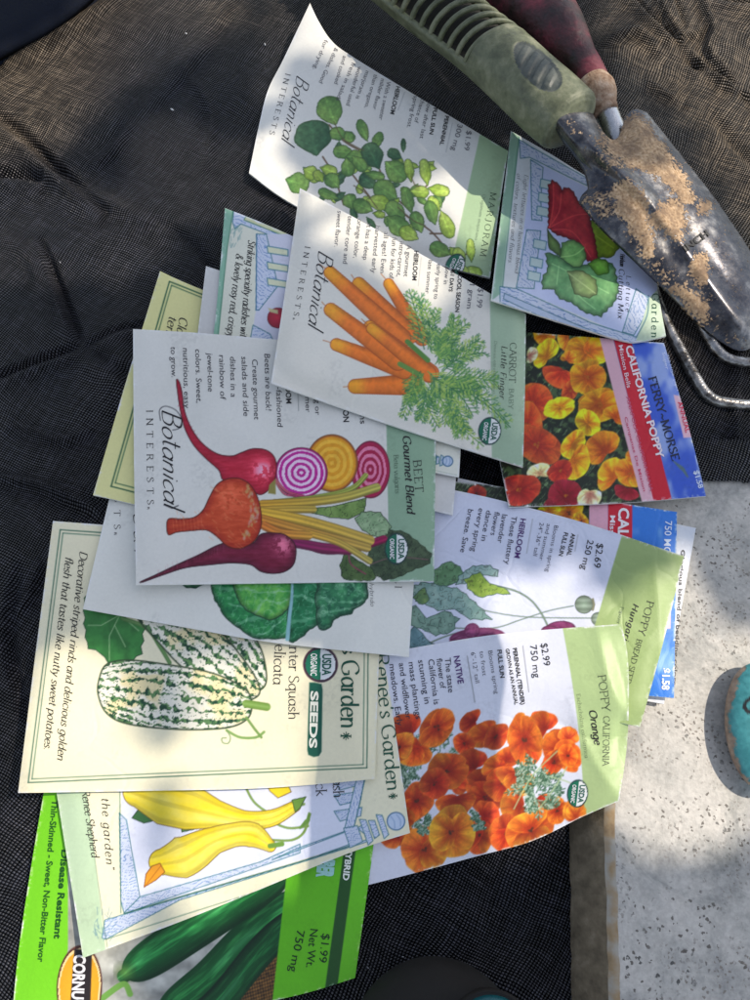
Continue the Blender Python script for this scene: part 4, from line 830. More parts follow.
# ---------------------------------------------------------------- marjoram packet
p = Packet([(310, 3), (318, 20), (331, 40), (350, 55), (410, 92), (470, 128), (508, 151)], [(508, 151), (499, 210), (490, 278)], [(249, 173), (296, 206), (390, 250), (490, 278)], [(310, 3), (284, 58), (268, 90), (259, 125), (249, 173)], WH,
           'marjoram packet with a sprig of round green leaves and a lifted corner', GB, bulge=.0014, curls=(.012, .003, .004, .002), creases=(([(258, 90), (300, 70), (345, 50)], -.0012, 6), ([(440, 120), (452, 190), (440, 260)], .0008, 7)))
band(p, lambda P: 480-(P[:, 1]-134)*.22, rgb(172, 198, 156))
p.fr(270, 80, 3.125)
for q in ([(185, 140), (230, 190), (290, 225), (330, 250)], [(165, 240), (200, 300), (230, 390)], [(230, 260), (300, 350), (370, 440), (440, 480)], [(330, 250), (400, 400), (500, 470), (560, 540)], [(280, 310), (340, 330), (430, 400)], [(470, 350), (490, 330)], [(500, 440), (515, 380)], [(500, 480), (545, 480)], [(590, 560), (620, 540)]):
    p.line(q, 1.6, rgb(110, 84, 60), 'stem_picture', smooth=True)
LA = [(187, 93, 42, 46, 1.2, 0), (135, 177, 50, 66, 1.4, 1), (88, 322, 34, 38, .3, 0), (213, 168, 25, 24, .2, 0), (248, 178, 18, 20, 1, 0), (290, 155, 33, 19, 1.2, 0), (335, 190, 29, 18, 2., 0), (127, 290, 22, 26, .5, 2), (152, 300, 20, 18, .9, 2), (185, 282, 25, 20, .3, 2), (228, 225, 30, 24, .1, 0), (195, 315, 25, 26, .8, 0), (243, 275, 26, 24, 1.4, 0), (180, 357, 30, 18, .4, 0), (265, 240, 24, 24, 0, 0), (320, 235, 40, 38, 1.1, 1), (388, 232, 22, 20, .5, 1), (395, 285, 38, 38, .7, 0), (305, 315, 28, 28, .7, 1), (280, 262, 28, 22, .8, 0), (250, 378, 22, 26, 1.3, 0), (435, 280, 33, 17, 1.4, 2), (330, 298, 28, 16, .2, 0), (360, 345, 38, 36, .6, 0), (340, 382, 32, 28, .2, 2), (288, 395, 30, 26, .4, 0), (430, 372, 38, 22, 1.3, 0), (342, 420, 18, 13, .2, 2), (392, 410, 36, 30, .8, 0), (400, 455, 38, 34, .7, 0), (460, 442, 32, 25, 1.2, 0), (432, 480, 30, 26, .5, 2), (470, 350, 26, 22, .1, 2), (485, 285, 38, 20, 1.4, 2), (530, 345, 31, 22, .2, 2), (513, 385, 25, 18, .9, 2), (505, 412, 35, 24, 1.3, 0), (552, 455, 41, 26, 1.2, 2), (530, 530, 32, 27, .4, 0), (578, 540, 20, 17, .8, 2), (627, 530, 33, 16, 1.5, 2), (592, 548, 26, 20, 1., 2), (636, 600, 28, 21, .3, 2), (600, 590, 24, 16, .6, 2)]
rsl = np.random.RandomState(21); LB = [(x+rsl.uniform(-34, 34), y+rsl.uniform(-34, 34), rsl.uniform(13, 21), rsl.uniform(9, 15), rsl.uniform(0, 3.1), int(rsl.choice([0, 1, 2]))) for (x, y, *_r) in LA[8:36] for _q in (0, 1)]
for k, (x, y, rx, ry, a, t) in enumerate(LB+LA):
    c0, c1 = ((rgb(84, 128, 62), rgb(136, 172, 84)), (rgb(44, 86, 56), rgb(86, 124, 80)), (rgb(140, 172, 60), rgb(182, 204, 96)))[t]
    fl = np.pi if (k*7 % 5) < 2 else 0; leaf(p, (x, y), rx*1.02, ry*1.04, a+fl, c0, c1, 'leaf_picture', k)
for q in ([(200, 130), (225, 180), (262, 205), (292, 220)], [(262, 330), (300, 355), (335, 400)], [(400, 398), (450, 440), (485, 455)], [(440, 300), (455, 330), (470, 330)]): p.line(q, 1.1, rgb(96, 84, 50), 'stem_picture', smooth=True, alpha=.8)
p.seal(455, 266, 9.5, 13, .45)
p.fr(230, 0, 2.5)
for s_, x0, y0, x1, y1 in (('for drying.', 236, 98, 207, 172), ('& dishes. Good', 262, 118, 222, 205), ('and cooked', 283, 138, 260, 208), ('fresh in salads', 305, 155, 264, 250), ('wonderful used', 320, 165, 290, 262), ('marjoram is', 340, 175, 314, 245), ('than oregano,', 360, 185, 336, 268), ('milder flavor', 378, 195, 356, 272), ('With a sweeter', 392, 203, 372, 298)):
    p.t(s_, x0, y0, x1, y1, 11, col=rgb(88, 86, 92), w=-.3)
for s_, x0, y0, x1, y1 in (('spring frost.', 460, 238, 442, 318), ('chance of', 478, 245, 460, 305), ('Sow after last', 494, 250, 474, 345)): p.t(s_, x0, y0, x1, y1, 11, col=rgb(80, 80, 86), w=-.3)
p.t('HEIRLOOM', 416, 214, 400, 284, 11, w=1.15, part='heading_lettering'); p.t('FULL SUN', 509, 268, 498, 335, 10, w=1.15, part='heading_lettering'); p.t('PERENNIAL', 538, 288, 524, 362, 10, w=1.15, part='heading_lettering')
p.t('300 mg', 570, 308, 553, 375, 13, col=rgb(110, 108, 112), part='price_lettering'); p.t('$1.99', 592, 325, 585, 375, 13, col=rgb(110, 108, 112), part='price_lettering')
p.line([(437, 230), (420, 275)], .6, (.6,)*3); p.line([(556, 308), (540, 380)], .6, (.6,)*3)
p.t('MARJORAM', 652, 480, 625, 640, 15, 'serif', part='title_lettering', col=rgb(70, 90, 70)); p.t('Origanum majorana', 632, 485, 612, 600, 8, 'serif', part='title_lettering', col=rgb(130, 150, 125))
p.t('INTERESTS', 139, 182, 98, 335, 13, 'serif', part='brand_lettering'); p.t('Botanical', 168, 185, 128, 350, 25, 'script', part='brand_lettering'); PK12 = p
# ---------------------------------------------------------------- beet packet
p = Packet([(133, 329), (200, 333), (270, 339), (438, 353)], [(438, 353), (436, 437), (434, 581)], [(136, 585), (280, 583), (434, 581)], [(133, 329), (134, 460), (136, 585)], rgb(228, 226, 218),
           'beet packet with red, orange and purple beets, sliced rounds and a green end band', GB, bulge=.001)
band(p, lambda P: 386.5+(P[:, 1]-430)*.020, rgb(146, 178, 148))
p.fr(260, 430, 4.167)
def slice_(c, r, cols, n, part, ry=None, seed=0):
    cols = [np.array(x) for x in cols]; ry = ry or r
    def f(q, rr):
        a = np.arctan2(q[:, 1], q[:, 0]); x = rr+.012*(fbm(np.stack([np.cos(a)*3, np.sin(a)*3+rr*2], 1), 1., seed)-.5)*4
        k = sst(-.25, .25, np.sin(x*n*2*np.pi+1.2))[:, None]; c = cols[0]*(1-k)+cols[1]*k
        e = sst(.9, .95, rr)[:, None]; return (c*(1-e)+cols[2]*e)*(.94+.12*fbm(q*9, 1., seed)[:, None])
    p.ell(c, r, ry, f, part=part, line=tuple(cols[2]*.6), lw=.8)
slice_((460, 165), 80, (rgb(170, 20, 70), rgb(232, 130, 165), rgb(180, 30, 80)), 4, 'beet_slice_picture', 117, 1)
slice_((300, 138), 106, (rgb(232, 160, 30), rgb(248, 190, 60), rgb(190, 110, 40)), 4, 'beet_slice_picture', 118, 2)
slice_((172, 178), 108, (rgb(196, 30, 150), rgb(246, 214, 238), rgb(180, 30, 120)), 4.4, 'beet_slice_picture', 104, 3)
# leaves
def bl(pts, c0, c1, s0, amp=.07):
    c0, c1 = np.array(c0), np.array(c1); pts = np.array(pts, float)
    p.poly(serration(pts, amp, 3), lambda Q, sd: (c0*(1-fbm(Q, 5, s0)[:, None])+c1*fbm(Q, 5, s0)[:, None])*(1-.3*sst(.85, .95, np.sin(fbm(Q, 8, s0+2)*30))[:, None]), 'beet_leaf_picture', line=rgb(40, 60, 34), lw=.6)
bl([(160, 330), (300, 320), (440, 285), (440, 330), (380, 370), (300, 365)], rgb(96, 130, 60), rgb(150, 180, 100), 2)
bl([(400, 370), (430, 340), (500, 345), (545, 400), (520, 450), (470, 440), (420, 410)], rgb(120, 155, 110), rgb(180, 205, 160), 3)
bl([(220, 400), (300, 440), (400, 460), (380, 470), (280, 460), (240, 435)], rgb(90, 130, 60), rgb(140, 170, 90), 4)
bl([(450, 490), (500, 470), (545, 420), (600, 425), (660, 470), (715, 520), (700, 560), (640, 580), (580, 610), (520, 625), (480, 600), (460, 560)], rgb(44, 62, 42), rgb(92, 112, 78), 5, .05)
bl([(360, 510), (400, 540), (470, 580), (480, 625), (400, 628), (345, 620), (335, 560)], rgb(60, 84, 44), rgb(100, 128, 70), 6)
p.line([(460, 560), (560, 530), (700, 540)], 1, rgb(120, 90, 90), smooth=True); p.line([(370, 520), (380, 560), (440, 600)], 1.2, rgb(150, 60, 90), smooth=True)
# stems
def stem(pts, w, c0, c1, part='beet_stem_picture', s0=1):
    c0, c1 = np.array(c0), np.array(c1)
    P_ = p.cv(pts); p.line(P_, w, lambda Q, t, s: np.clip((c0*(1-t[:, None])+c1*t[:, None])*(1-.28*np.abs(s)[:, None]**2+.12*np.sin(s*7)[:, None]), 0, 1), part, smooth=True, raw=True)
    p.line(P_+np.array([0, w*.5]), .5, tuple(c0*.45), smooth=True, raw=True, alpha=.7)
MA, MB_ = rgb(150, 20, 80), rgb(170, 30, 90)
for q, w in (([(60, 200), (110, 255), (180, 275)], 3), ([(65, 215), (100, 265), (150, 275)], 2)): stem(q, w, rgb(210, 120, 120), rgb(190, 60, 110))
stem([(140, 450), (260, 500), (400, 490), (515, 455)], 8, rgb(110, 20, 70), rgb(160, 20, 80)); stem([(150, 470), (260, 490), (370, 500)], 10, rgb(140, 30, 90), rgb(150, 40, 90))
YA, YB = rgb(232, 180, 60), rgb(190, 186, 90)
stem([(60, 300), (240, 280), (380, 245), (440, 190)], 5.5, rgb(150, 160, 60), rgb(170, 180, 80)); stem([(10, 310), (200, 300), (350, 280), (485, 240)], 9, rgb(214, 160, 50), rgb(196, 190, 90))
stem([(5, 335), (120, 330), (220, 330)], 8, rgb(220, 170, 60), rgb(200, 170, 70)); stem([(10, 345), (150, 370), (300, 410), (455, 460)], 11, rgb(236, 186, 60), rgb(214, 180, 80)); stem([(10, 370), (150, 410), (300, 450), (445, 490)], 9, rgb(214, 140, 50), rgb(206, 172, 80)); stem([(200, 430), (330, 470), (455, 545)], 7, rgb(226, 170, 60), rgb(196, 180, 90))
stem([(20, 400), (90, 430), (200, 440)], 9, rgb(224, 130, 50), rgb(220, 160, 60))
p.fr(160, 380, 4.764)
def beet(outline, c0, c1, hl, s0, part='beet_picture', sp=.5, hr=60):
    P_ = cat(p.cv(outline), 6, True); c0, c1 = np.array(c0), np.array(c1); h = p.cv(hl); hr = hr/4.764
    def f(Q, sd):
        d = np.hypot(*(Q-h).T)/hr; n = fbm(Q, 4, s0); st = fbm(Q*np.array([.5, 2.2]), 4, s0+5)
        e = sst(0, 9, sd)[:, None]; c = c0*(1-e*.55)+c1*e*.55+(st[:, None]-.5)*.16
        return np.clip(c+np.array([1, .85, .85])*(sp*np.exp(-d**2)*(.35+.9*(n > .45)))[:, None], 0, 1)
    p.poly(P_, f, part, raw=True, line=tuple(c0*.5), lw=.8)
beet([(78, 0), (92, 10), (105, 60), (118, 150), (150, 230), (200, 300), (270, 350), (340, 362), (390, 345), (440, 328), (500, 332), (540, 360), (555, 410), (545, 480), (510, 530), (470, 545), (420, 510), (360, 478), (300, 475), (280, 430), (220, 375), (160, 310), (118, 230), (96, 140), (84, 60)], rgb(168, 20, 48), rgb(222, 44, 70), (490, 430), 2, sp=.55, hr=45)
beet([(-90, 960), (-20, 928), (80, 880), (180, 835), (280, 785), (360, 770), (440, 778), (480, 735), (540, 728), (600, 740), (645, 790), (640, 870), (600, 910), (540, 922), (480, 912), (430, 880), (340, 872), (240, 880), (120, 895), (10, 930), (-80, 962)], rgb(96, 16, 44), rgb(150, 30, 66), (585, 785), 6, sp=.4, hr=45)
beet([(38, 665), (100, 662), (160, 655), (205, 620), (235, 560), (270, 500), (320, 472), (380, 470), (430, 500), (465, 560), (482, 640), (478, 710), (445, 770), (380, 803), (320, 790), (270, 745), (220, 715), (150, 718), (80, 725), (38, 735)], rgb(176, 48, 24), rgb(228, 94, 44), (330, 560), 9, sp=.12, hr=80)
rs = np.random.RandomState(3)
for k in range(60):
    x, y = rs.uniform(60, 440), rs.uniform(490, 790)
    if 600 < y < 700 or x > 230: p.line([(x, y), (x+rs.uniform(4, 30), y+rs.uniform(6, 34))], .6, rgb(244, 160, 110), alpha=.7)
for k in range(50):
    y = rs.uniform(500, 760); x = 395+60*math.sin((y-480)/290*3.1)+rs.uniform(-22, 14); p.ell((x, y), rs.uniform(3, 9), rs.uniform(5, 12), rgb(206, 190, 120) if rs.rand() < .6 else rgb(214, 208, 210), alpha=.4)
for k in range(9): p.line([(60+k*17, 655), (66+k*17, 720)], .6, rgb(236, 140, 100), alpha=.6)
for k in range(26):
    x = rs.uniform(-20, 330); y = 925-x*.40+rs.uniform(-6, 6); p.line([(x, y+12), (x+rs.uniform(-12, 12), y-26)], .45, rgb(190, 110, 130), alpha=.5)
for k in range(14):
    x = 95+k*12; y = 120+k*20; p.line([(x, y), (x-10, y+4)], .5, rgb(190, 60, 80), alpha=.8)
p.poly([(520, 500), (550, 470), (552, 545), (515, 540)], rgb(150, 140, 70), 'beet_stem_picture')
p.seal(396.5, 548.8, 11.8, 15.8, 0.)
p.fr(120, 320, 2.273)
TX = rgb(54, 52, 60)
for s_, x0, y0, x1, y1 in (('to grow.', 115, 60, 117, 130), ('nutritious, easy', 143, 62, 146, 200), ('colors. Sweet,', 171, 65, 174, 188), ('jewel-tone', 198, 75, 200, 162), ('rainbow of', 225, 78, 228, 180), ('dishes in a', 250, 82, 252, 175), ('salads and side', 276, 82, 281, 218), ('Create gourmet', 300, 88, 305, 226), ('Beets are back!', 328, 75, 332, 205), ('An old-fashioned', 352, 90, 358, 242)):
    p.t(s_, x0, y0, x1, y1, 13, col=TX, w=-.2, slant=.12)
p.t('HEIRLOOM', 374, 108, 378, 190, 12, w=1.15, part='heading_lettering'); p.t('late summer', 418, 100, 422, 210, 12, col=TX, w=-.3); p.t('early spring or', 440, 90, 444, 216, 12, col=TX, w=-.3); p.t('COOL SEASON', 502, 110, 508, 232, 13, w=1.15, part='heading_lettering'); p.t('2.5 grams', 541, 140, 546, 236, 14, part='price_lettering'); p.line([(403, 110), (406, 206)], .6, (.4,)*3)
p.t('INTERESTS', 60, 204, 62, 420, 15, 'serif', part='brand_lettering', w=.1); p.t('R', 62, 424, 62, 431, 5, part='brand_lettering')
p.t('Botanical', 95, 200, 100, 425, 32, 'script', part='brand_lettering', w=.2)
p.line([(92, 228), (90, 205), (104, 196), (128, 206), (140, 228), (134, 246), (120, 250)], .8, rgb(40, 38, 44), smooth=True); p.line([(100, 420), (118, 428), (132, 422)], .9, rgb(40, 38, 44))
p.t('BEET', 666, 318, 672, 392, 19, 'serif', part='title_lettering'); p.t('Gourmet Blend', 643, 262, 653, 440, 18, 'ital', part='title_lettering', w=.9); p.t('Beta vulgaris', 622, 306, 626, 395, 11, 'serif', part='title_lettering', col=rgb(80, 100, 85)); PK13 = p
# ---------------------------------------------------------------- carrot packet
p = Packet([(300, 188), (410, 248), (526, 314)], [(526, 314), (525, 390), (523, 467)], [(271, 383), (400, 428), (523, 467)], [(300, 188), (286, 285), (271, 383)], rgb(230, 226, 214),
           'carrot packet with a bunch of orange baby carrots and feathery green tops', GB, bulge=.0024, curls=(.004, .002, .005, .005), creases=(([(490, 300), (488, 380), (486, 455)], .0007, 5), ([(320, 210), (300, 300), (290, 380)], -.0006, 9)))
band(p, lambda P: 490+(P[:, 1]-300)*.012, rgb(166, 190, 160))
p.fr(260, 170, 2.68)
def carrot(tip, crown, w, s0):
    P_ = np.array([p.cv(tip), p.cv(crown)]); w = w*1.12/2.68; d = P_[1]-P_[0]; L = np.hypot(*d)
    idx = p.bb(P_.min(0)-w, P_.max(0)+w); Q = p.P[idx]; dd, t, s = dist_poly(Q, P_, False); ww = w*(.74+.36*t); a = np.clip(.5+ww/2-dd, 0, 1); s = s/(ww/2)
    n = fbm(np.stack([t*L/3, s*1.5], 1), 1., s0)[:, None]; k = sst(0, .3, t)[:, None]
    c = np.array(rgb(252, 166, 40))*(1-k)+np.array(rgb(242, 124, 40))*k
    c = c*(1-.22*np.abs(s)[:, None]**2.2)*(.92+.16*n); c = c+np.array([.06, .03, 0])*np.exp(-((s+.3)/.3)**2)[:, None]
    p.put(idx, a, np.clip(c, 0, 1), 'carrot_picture'); p.put(idx, np.clip(1-np.abs(ww/2-dd)/.75, 0, 1)*.9, np.broadcast_to(np.array(rgb(176, 72, 20)), (len(idx), 3)), None)
    tp = P_[0]-d/L*ww[0 if len(ww) else 0]*.45; e = tp-d/L*7+np.array([(-1)**s0*1.5, 0]); p.line([tp, (tp+e)/2, e], .8, rgb(190, 110, 60), raw=True)
carrot((345, 305), (435, 450), 34, 1); carrot((265, 305), (400, 440), 42, 2); carrot((188, 275), (380, 450), 40, 3); carrot((255, 580), (405, 575), 46, 6); carrot((295, 420), (455, 545), 40, 8); carrot((205, 468), (385, 535), 40, 5); carrot((190, 375), (370, 510), 44, 4); carrot((300, 425), (450, 545), 36, 8)
GG = (rgb(50, 110, 60), rgb(92, 150, 70), rgb(130, 176, 80), rgb(70, 130, 80), rgb(168, 196, 90))
p.line([(395, 460), (450, 510)], 5, rgb(90, 140, 60), 'carrot_top_picture'); p.line([(375, 520), (430, 550)], 5, rgb(110, 150, 70), 'carrot_top_picture')
for k, (a, b, w) in enumerate((((440, 480), (400, 320), 55), ((450, 480), (425, 345), 50), ((460, 490), (480, 370), 40), ((470, 500), (520, 390), 45), ((480, 520), (560, 410), 50), ((480, 530), (590, 450), 50), ((490, 540), (605, 490), 50), ((480, 550), (640, 560), 60), ((470, 560), (610, 620), 60), ((460, 560), (670, 690), 50), ((460, 570), (600, 740), 55), ((450, 570), (540, 710), 55), ((440, 570), (480, 690), 50), ((430, 560), (430, 670), 50), ((410, 540), (380, 665), 45), ((430, 540), (400, 620), 40), ((470, 520), (530, 480), 45), ((450, 540), (520, 600), 60), ((470, 560), (570, 660), 55), ((480, 510), (500, 430), 40), ((520, 560), (590, 590), 50), ((500, 600), (560, 700), 45))):
    frond(p, a, b, w*.82, GG[k % 3:]+GG[:k % 3], k+3, 'carrot_top_picture', n=11, lw=1.)
    if k % 2: frond(p, (a[0]+8, a[1]+6), (b[0]+(k*37 % 25)-12, b[1]+(k*53 % 25)-12), w*.9, GG[(k+2) % 4:], k+53, 'carrot_top_picture', n=10, lw=1.)
p.seal(489.7, 431, 11.5, 14, .12)
for s_, x0, y0, x1, y1 in (('sweet flavor.', 208, 108, 199, 205), ('tender core and', 236, 122, 222, 250), ('orange color,', 262, 130, 250, 235), ('It has a deep', 287, 142, 276, 240), ('harvested early', 310, 148, 298, 275), ('all ages! Even', 333, 165, 322, 275), ('fun for kids of', 355, 180, 346, 290), ('intro-carrot,', 375, 190, 366, 285), ('A gourmet', 394, 200, 385, 285)):
    p.t(s_, x0, y0, x1, y1, 13, col=rgb(84, 82, 90), w=-.3)
for s_, x0, y0, x1, y1 in (('late summer', 452, 240, 443, 330), ('early spring to', 475, 250, 466, 345), ('Sow in', 498, 260, 492, 305)): p.t(s_, x0, y0, x1, y1, 12, col=rgb(84, 82, 90), w=-.4)
p.t('HEIRLOOM', 414, 215, 408, 295, 12, w=1.15, part='heading_lettering'); p.t('51 DAYS', 512, 270, 506, 325, 10, w=1.15, part='heading_lettering'); p.t('COOL SEASON', 531, 280, 523, 380, 11, w=1.15, part='heading_lettering'); p.t('1 gram', 563, 300, 554, 370, 14, col=rgb(100, 98, 104), part='price_lettering'); p.t('$1.99', 585, 315, 580, 368, 15, col=rgb(120, 118, 122), part='price_lettering'); p.line([(432, 235), (424, 310)], .6, (.6,)*3)
p.t('INTERESTS', 121, 203, 90, 390, 14, 'serif', part='brand_lettering', w=.1); p.t('R', 88, 395, 87, 401, 5, part='brand_lettering'); p.t('Botanical', 158, 212, 128, 418, 30, 'script', part='brand_lettering', w=.1)
p.t('CARROT', 670, 462, 668, 570, 18, 'serif', part='title_lettering', col=rgb(70, 86, 72)); p.t('BABY', 668, 585, 666, 640, 13, 'serif', part='title_lettering', col=rgb(110, 130, 108)); p.t('Little Finger', 648, 470, 642, 612, 16, 'ital', part='title_lettering', w=.2); p.t('Daucus carota sativus', 628, 458, 624, 600, 8, 'serif', part='title_lettering', col=rgb(120, 140, 118)); PK14 = p
# ---------------------------------------------------------------- lettuce packet
p = Packet([(511, 131), (549, 153), (588, 177), (646, 209)], [(646, 209), (656, 280), (666, 336)], [(491, 300), (560, 322), (620, 340), (638, 342), (666, 336)], [(511, 131), (501, 215), (491, 300)], rgb(222, 226, 226),
           'packet with red and green lettuce in a sketched window frame, tucked beneath the trowel', GB, bulge=.0012)
p.fr(500, 130, 4.41)
p.poly([(45, 0), (85, 30), (62, 230), (30, 480), (5, 720), (-60, 770)], rgb(150, 186, 160), 'green_strip'); p.line([(85, 30), (62, 230), (20, 600), (8, 730)], .8, rgb(40, 110, 80))
blueframe(p, [(85, 40), (130, 70), (380, 210), (385, 245), (300, 205), (130, 120), (90, 125)], 1, ang=.5)
p.poly([(140, 130), (640, 380), (720, 760), (690, 930), (590, 920), (75, 700)], rgb(206, 214, 244), 'picture_panel')
blueframe(p, [(135, 130), (190, 165), (180, 310), (185, 400), (140, 395)], 2, ang=.6); blueframe(p, [(118, 440), (180, 445), (150, 700), (72, 695)], 3, ang=1.)
for a in ((180, 215), (172, 275), (165, 335), (150, 480), (135, 560), (125, 620)): p.poly([a, (a[0]+55, a[1]+12), (a[0]+50, a[1]+50), (a[0]-4, a[1]+38)], rgb(200, 218, 214), 'window_frame_picture', line=rgb(70, 130, 150), lw=.7)
blueframe(p, [(0, 690), (75, 700), (400, 850), (640, 925), (600, 990), (400, 925), (0, 760)], 4, ang=.4); p.poly([(20, 720), (320, 850), (500, 925), (480, 945), (310, 885), (15, 745)], rgb(186, 200, 222), 'window_frame_picture', line=rgb(60, 110, 130))
blueframe(p, [(600, 700), (655, 740), (640, 820), (590, 905), (540, 890)], 6, ang=1.2)
p.poly([(658, 740), (760, 640), (740, 950), (600, 930)], rgb(196, 214, 186), 'corner_panel')
p.line([(655, 730), (648, 820), (600, 915)], .9, rgb(60, 110, 130), smooth=True)
def lettuce(pts, c0, c1, s0, part, vein):
    c0, c1 = np.array(c0), np.array(c1); pts = np.array(pts, float)
    p.poly(serration(pts, .05, 4), lambda Q, sd: (c0*(1-fbm(Q, 8, s0)[:, None])+c1*fbm(Q, 8, s0)[:, None])*(.78+.3*sst(0, 5, sd)[:, None])*(.9+.2*fbm(Q, 2.5, s0+4)[:, None]), part, line=tuple(c0*.6), lw=.7)
    for v in vein: p.line(v, 1., tuple(np.clip(c1*1.15+.05, 0, 1)), smooth=True, alpha=.8)
lettuce([(380, 400), (440, 400), (510, 470), (522, 520), (490, 560), (430, 560), (400, 500)], rgb(100, 130, 30), rgb(150, 172, 50), 3, 'green_lettuce_picture', [[(400, 450), (500, 520)]])
lettuce([(215, 430), (218, 300), (215, 250), (235, 225), (262, 245), (275, 270), (290, 255), (320, 270), (340, 310), (390, 360), (400, 420), (415, 470), (428, 560), (410, 580), (380, 570), (350, 500), (290, 470), (250, 460)], rgb(150, 30, 50), rgb(206, 66, 66), 4, 'red_lettuce_picture', [[(215, 430), (260, 360), (270, 280)], [(220, 430), (320, 380), (390, 370)], [(230, 440), (320, 450), (400, 560)], [(218, 430), (235, 330), (235, 240)]])
lettuce([(210, 440), (230, 470), (262, 500), (270, 560), (215, 520)], rgb(86, 120, 60), rgb(130, 160, 90), 5, 'green_lettuce_picture', [])
lettuce([(275, 500), (320, 485), (365, 510), (380, 560), (350, 610), (290, 600), (268, 560)], rgb(96, 160, 80), rgb(160, 206, 120), 6, 'green_lettuce_picture', [[(270, 560), (330, 550), (370, 520)]])
lettuce([(400, 590), (450, 570), (500, 600), (520, 700), (500, 760), (440, 820), (370, 800), (320, 760), (260, 740), (240, 700), (190, 700), (190, 650), (215, 620), (205, 540), (260, 560), (330, 610)], rgb(80, 140, 86), rgb(150, 196, 130), 7, 'green_lettuce_picture', [[(230, 590), (330, 640), (480, 720)], [(300, 620), (340, 720), (420, 790)], [(260, 600), (250, 680)]])
lettuce([(300, 625), (360, 620), (420, 660), (430, 720), (390, 740), (330, 720)], rgb(130, 160, 90), rgb(180, 196, 130), 8, 'green_lettuce_picture', [[(300, 630), (420, 720)]])
lettuce([(390, 590), (430, 565), (475, 580), (480, 630), (430, 640)], rgb(100, 170, 50), rgb(150, 206, 90), 9, 'green_lettuce_picture', [])
p.t('Eight lettuces in a luscious blend', 108, 195, 65, 630, 19, 'ital', w=-.2); p.t('of colors, textures and flavors.', 75, 190, 35, 590, 19, 'ital', w=-.2)
p.t('Cutting Mix', 525, 610, 520, 830, 25, 'ital', part='title_lettering', w=.3); p.t('Heirloom', 530, 545, 528, 600, 22, 'ital', part='title_lettering', w=.3); p.t('Lettuce', 557, 640, 555, 800, 22, 'ital', part='title_lettering', w=0)
p.t('Garden', 672, 720, 668, 915, 30, 'serif', col=DG, w=.4, part='brand_lettering'); PK15 = p
PACKETS = [PK0, PK1, PK2, PK3, PK4, PK5, PK6, PK7, PK8, PK9, PK10, PK11, PK12, PK13, PK14, PK15]
for p in PACKETS: p.build()
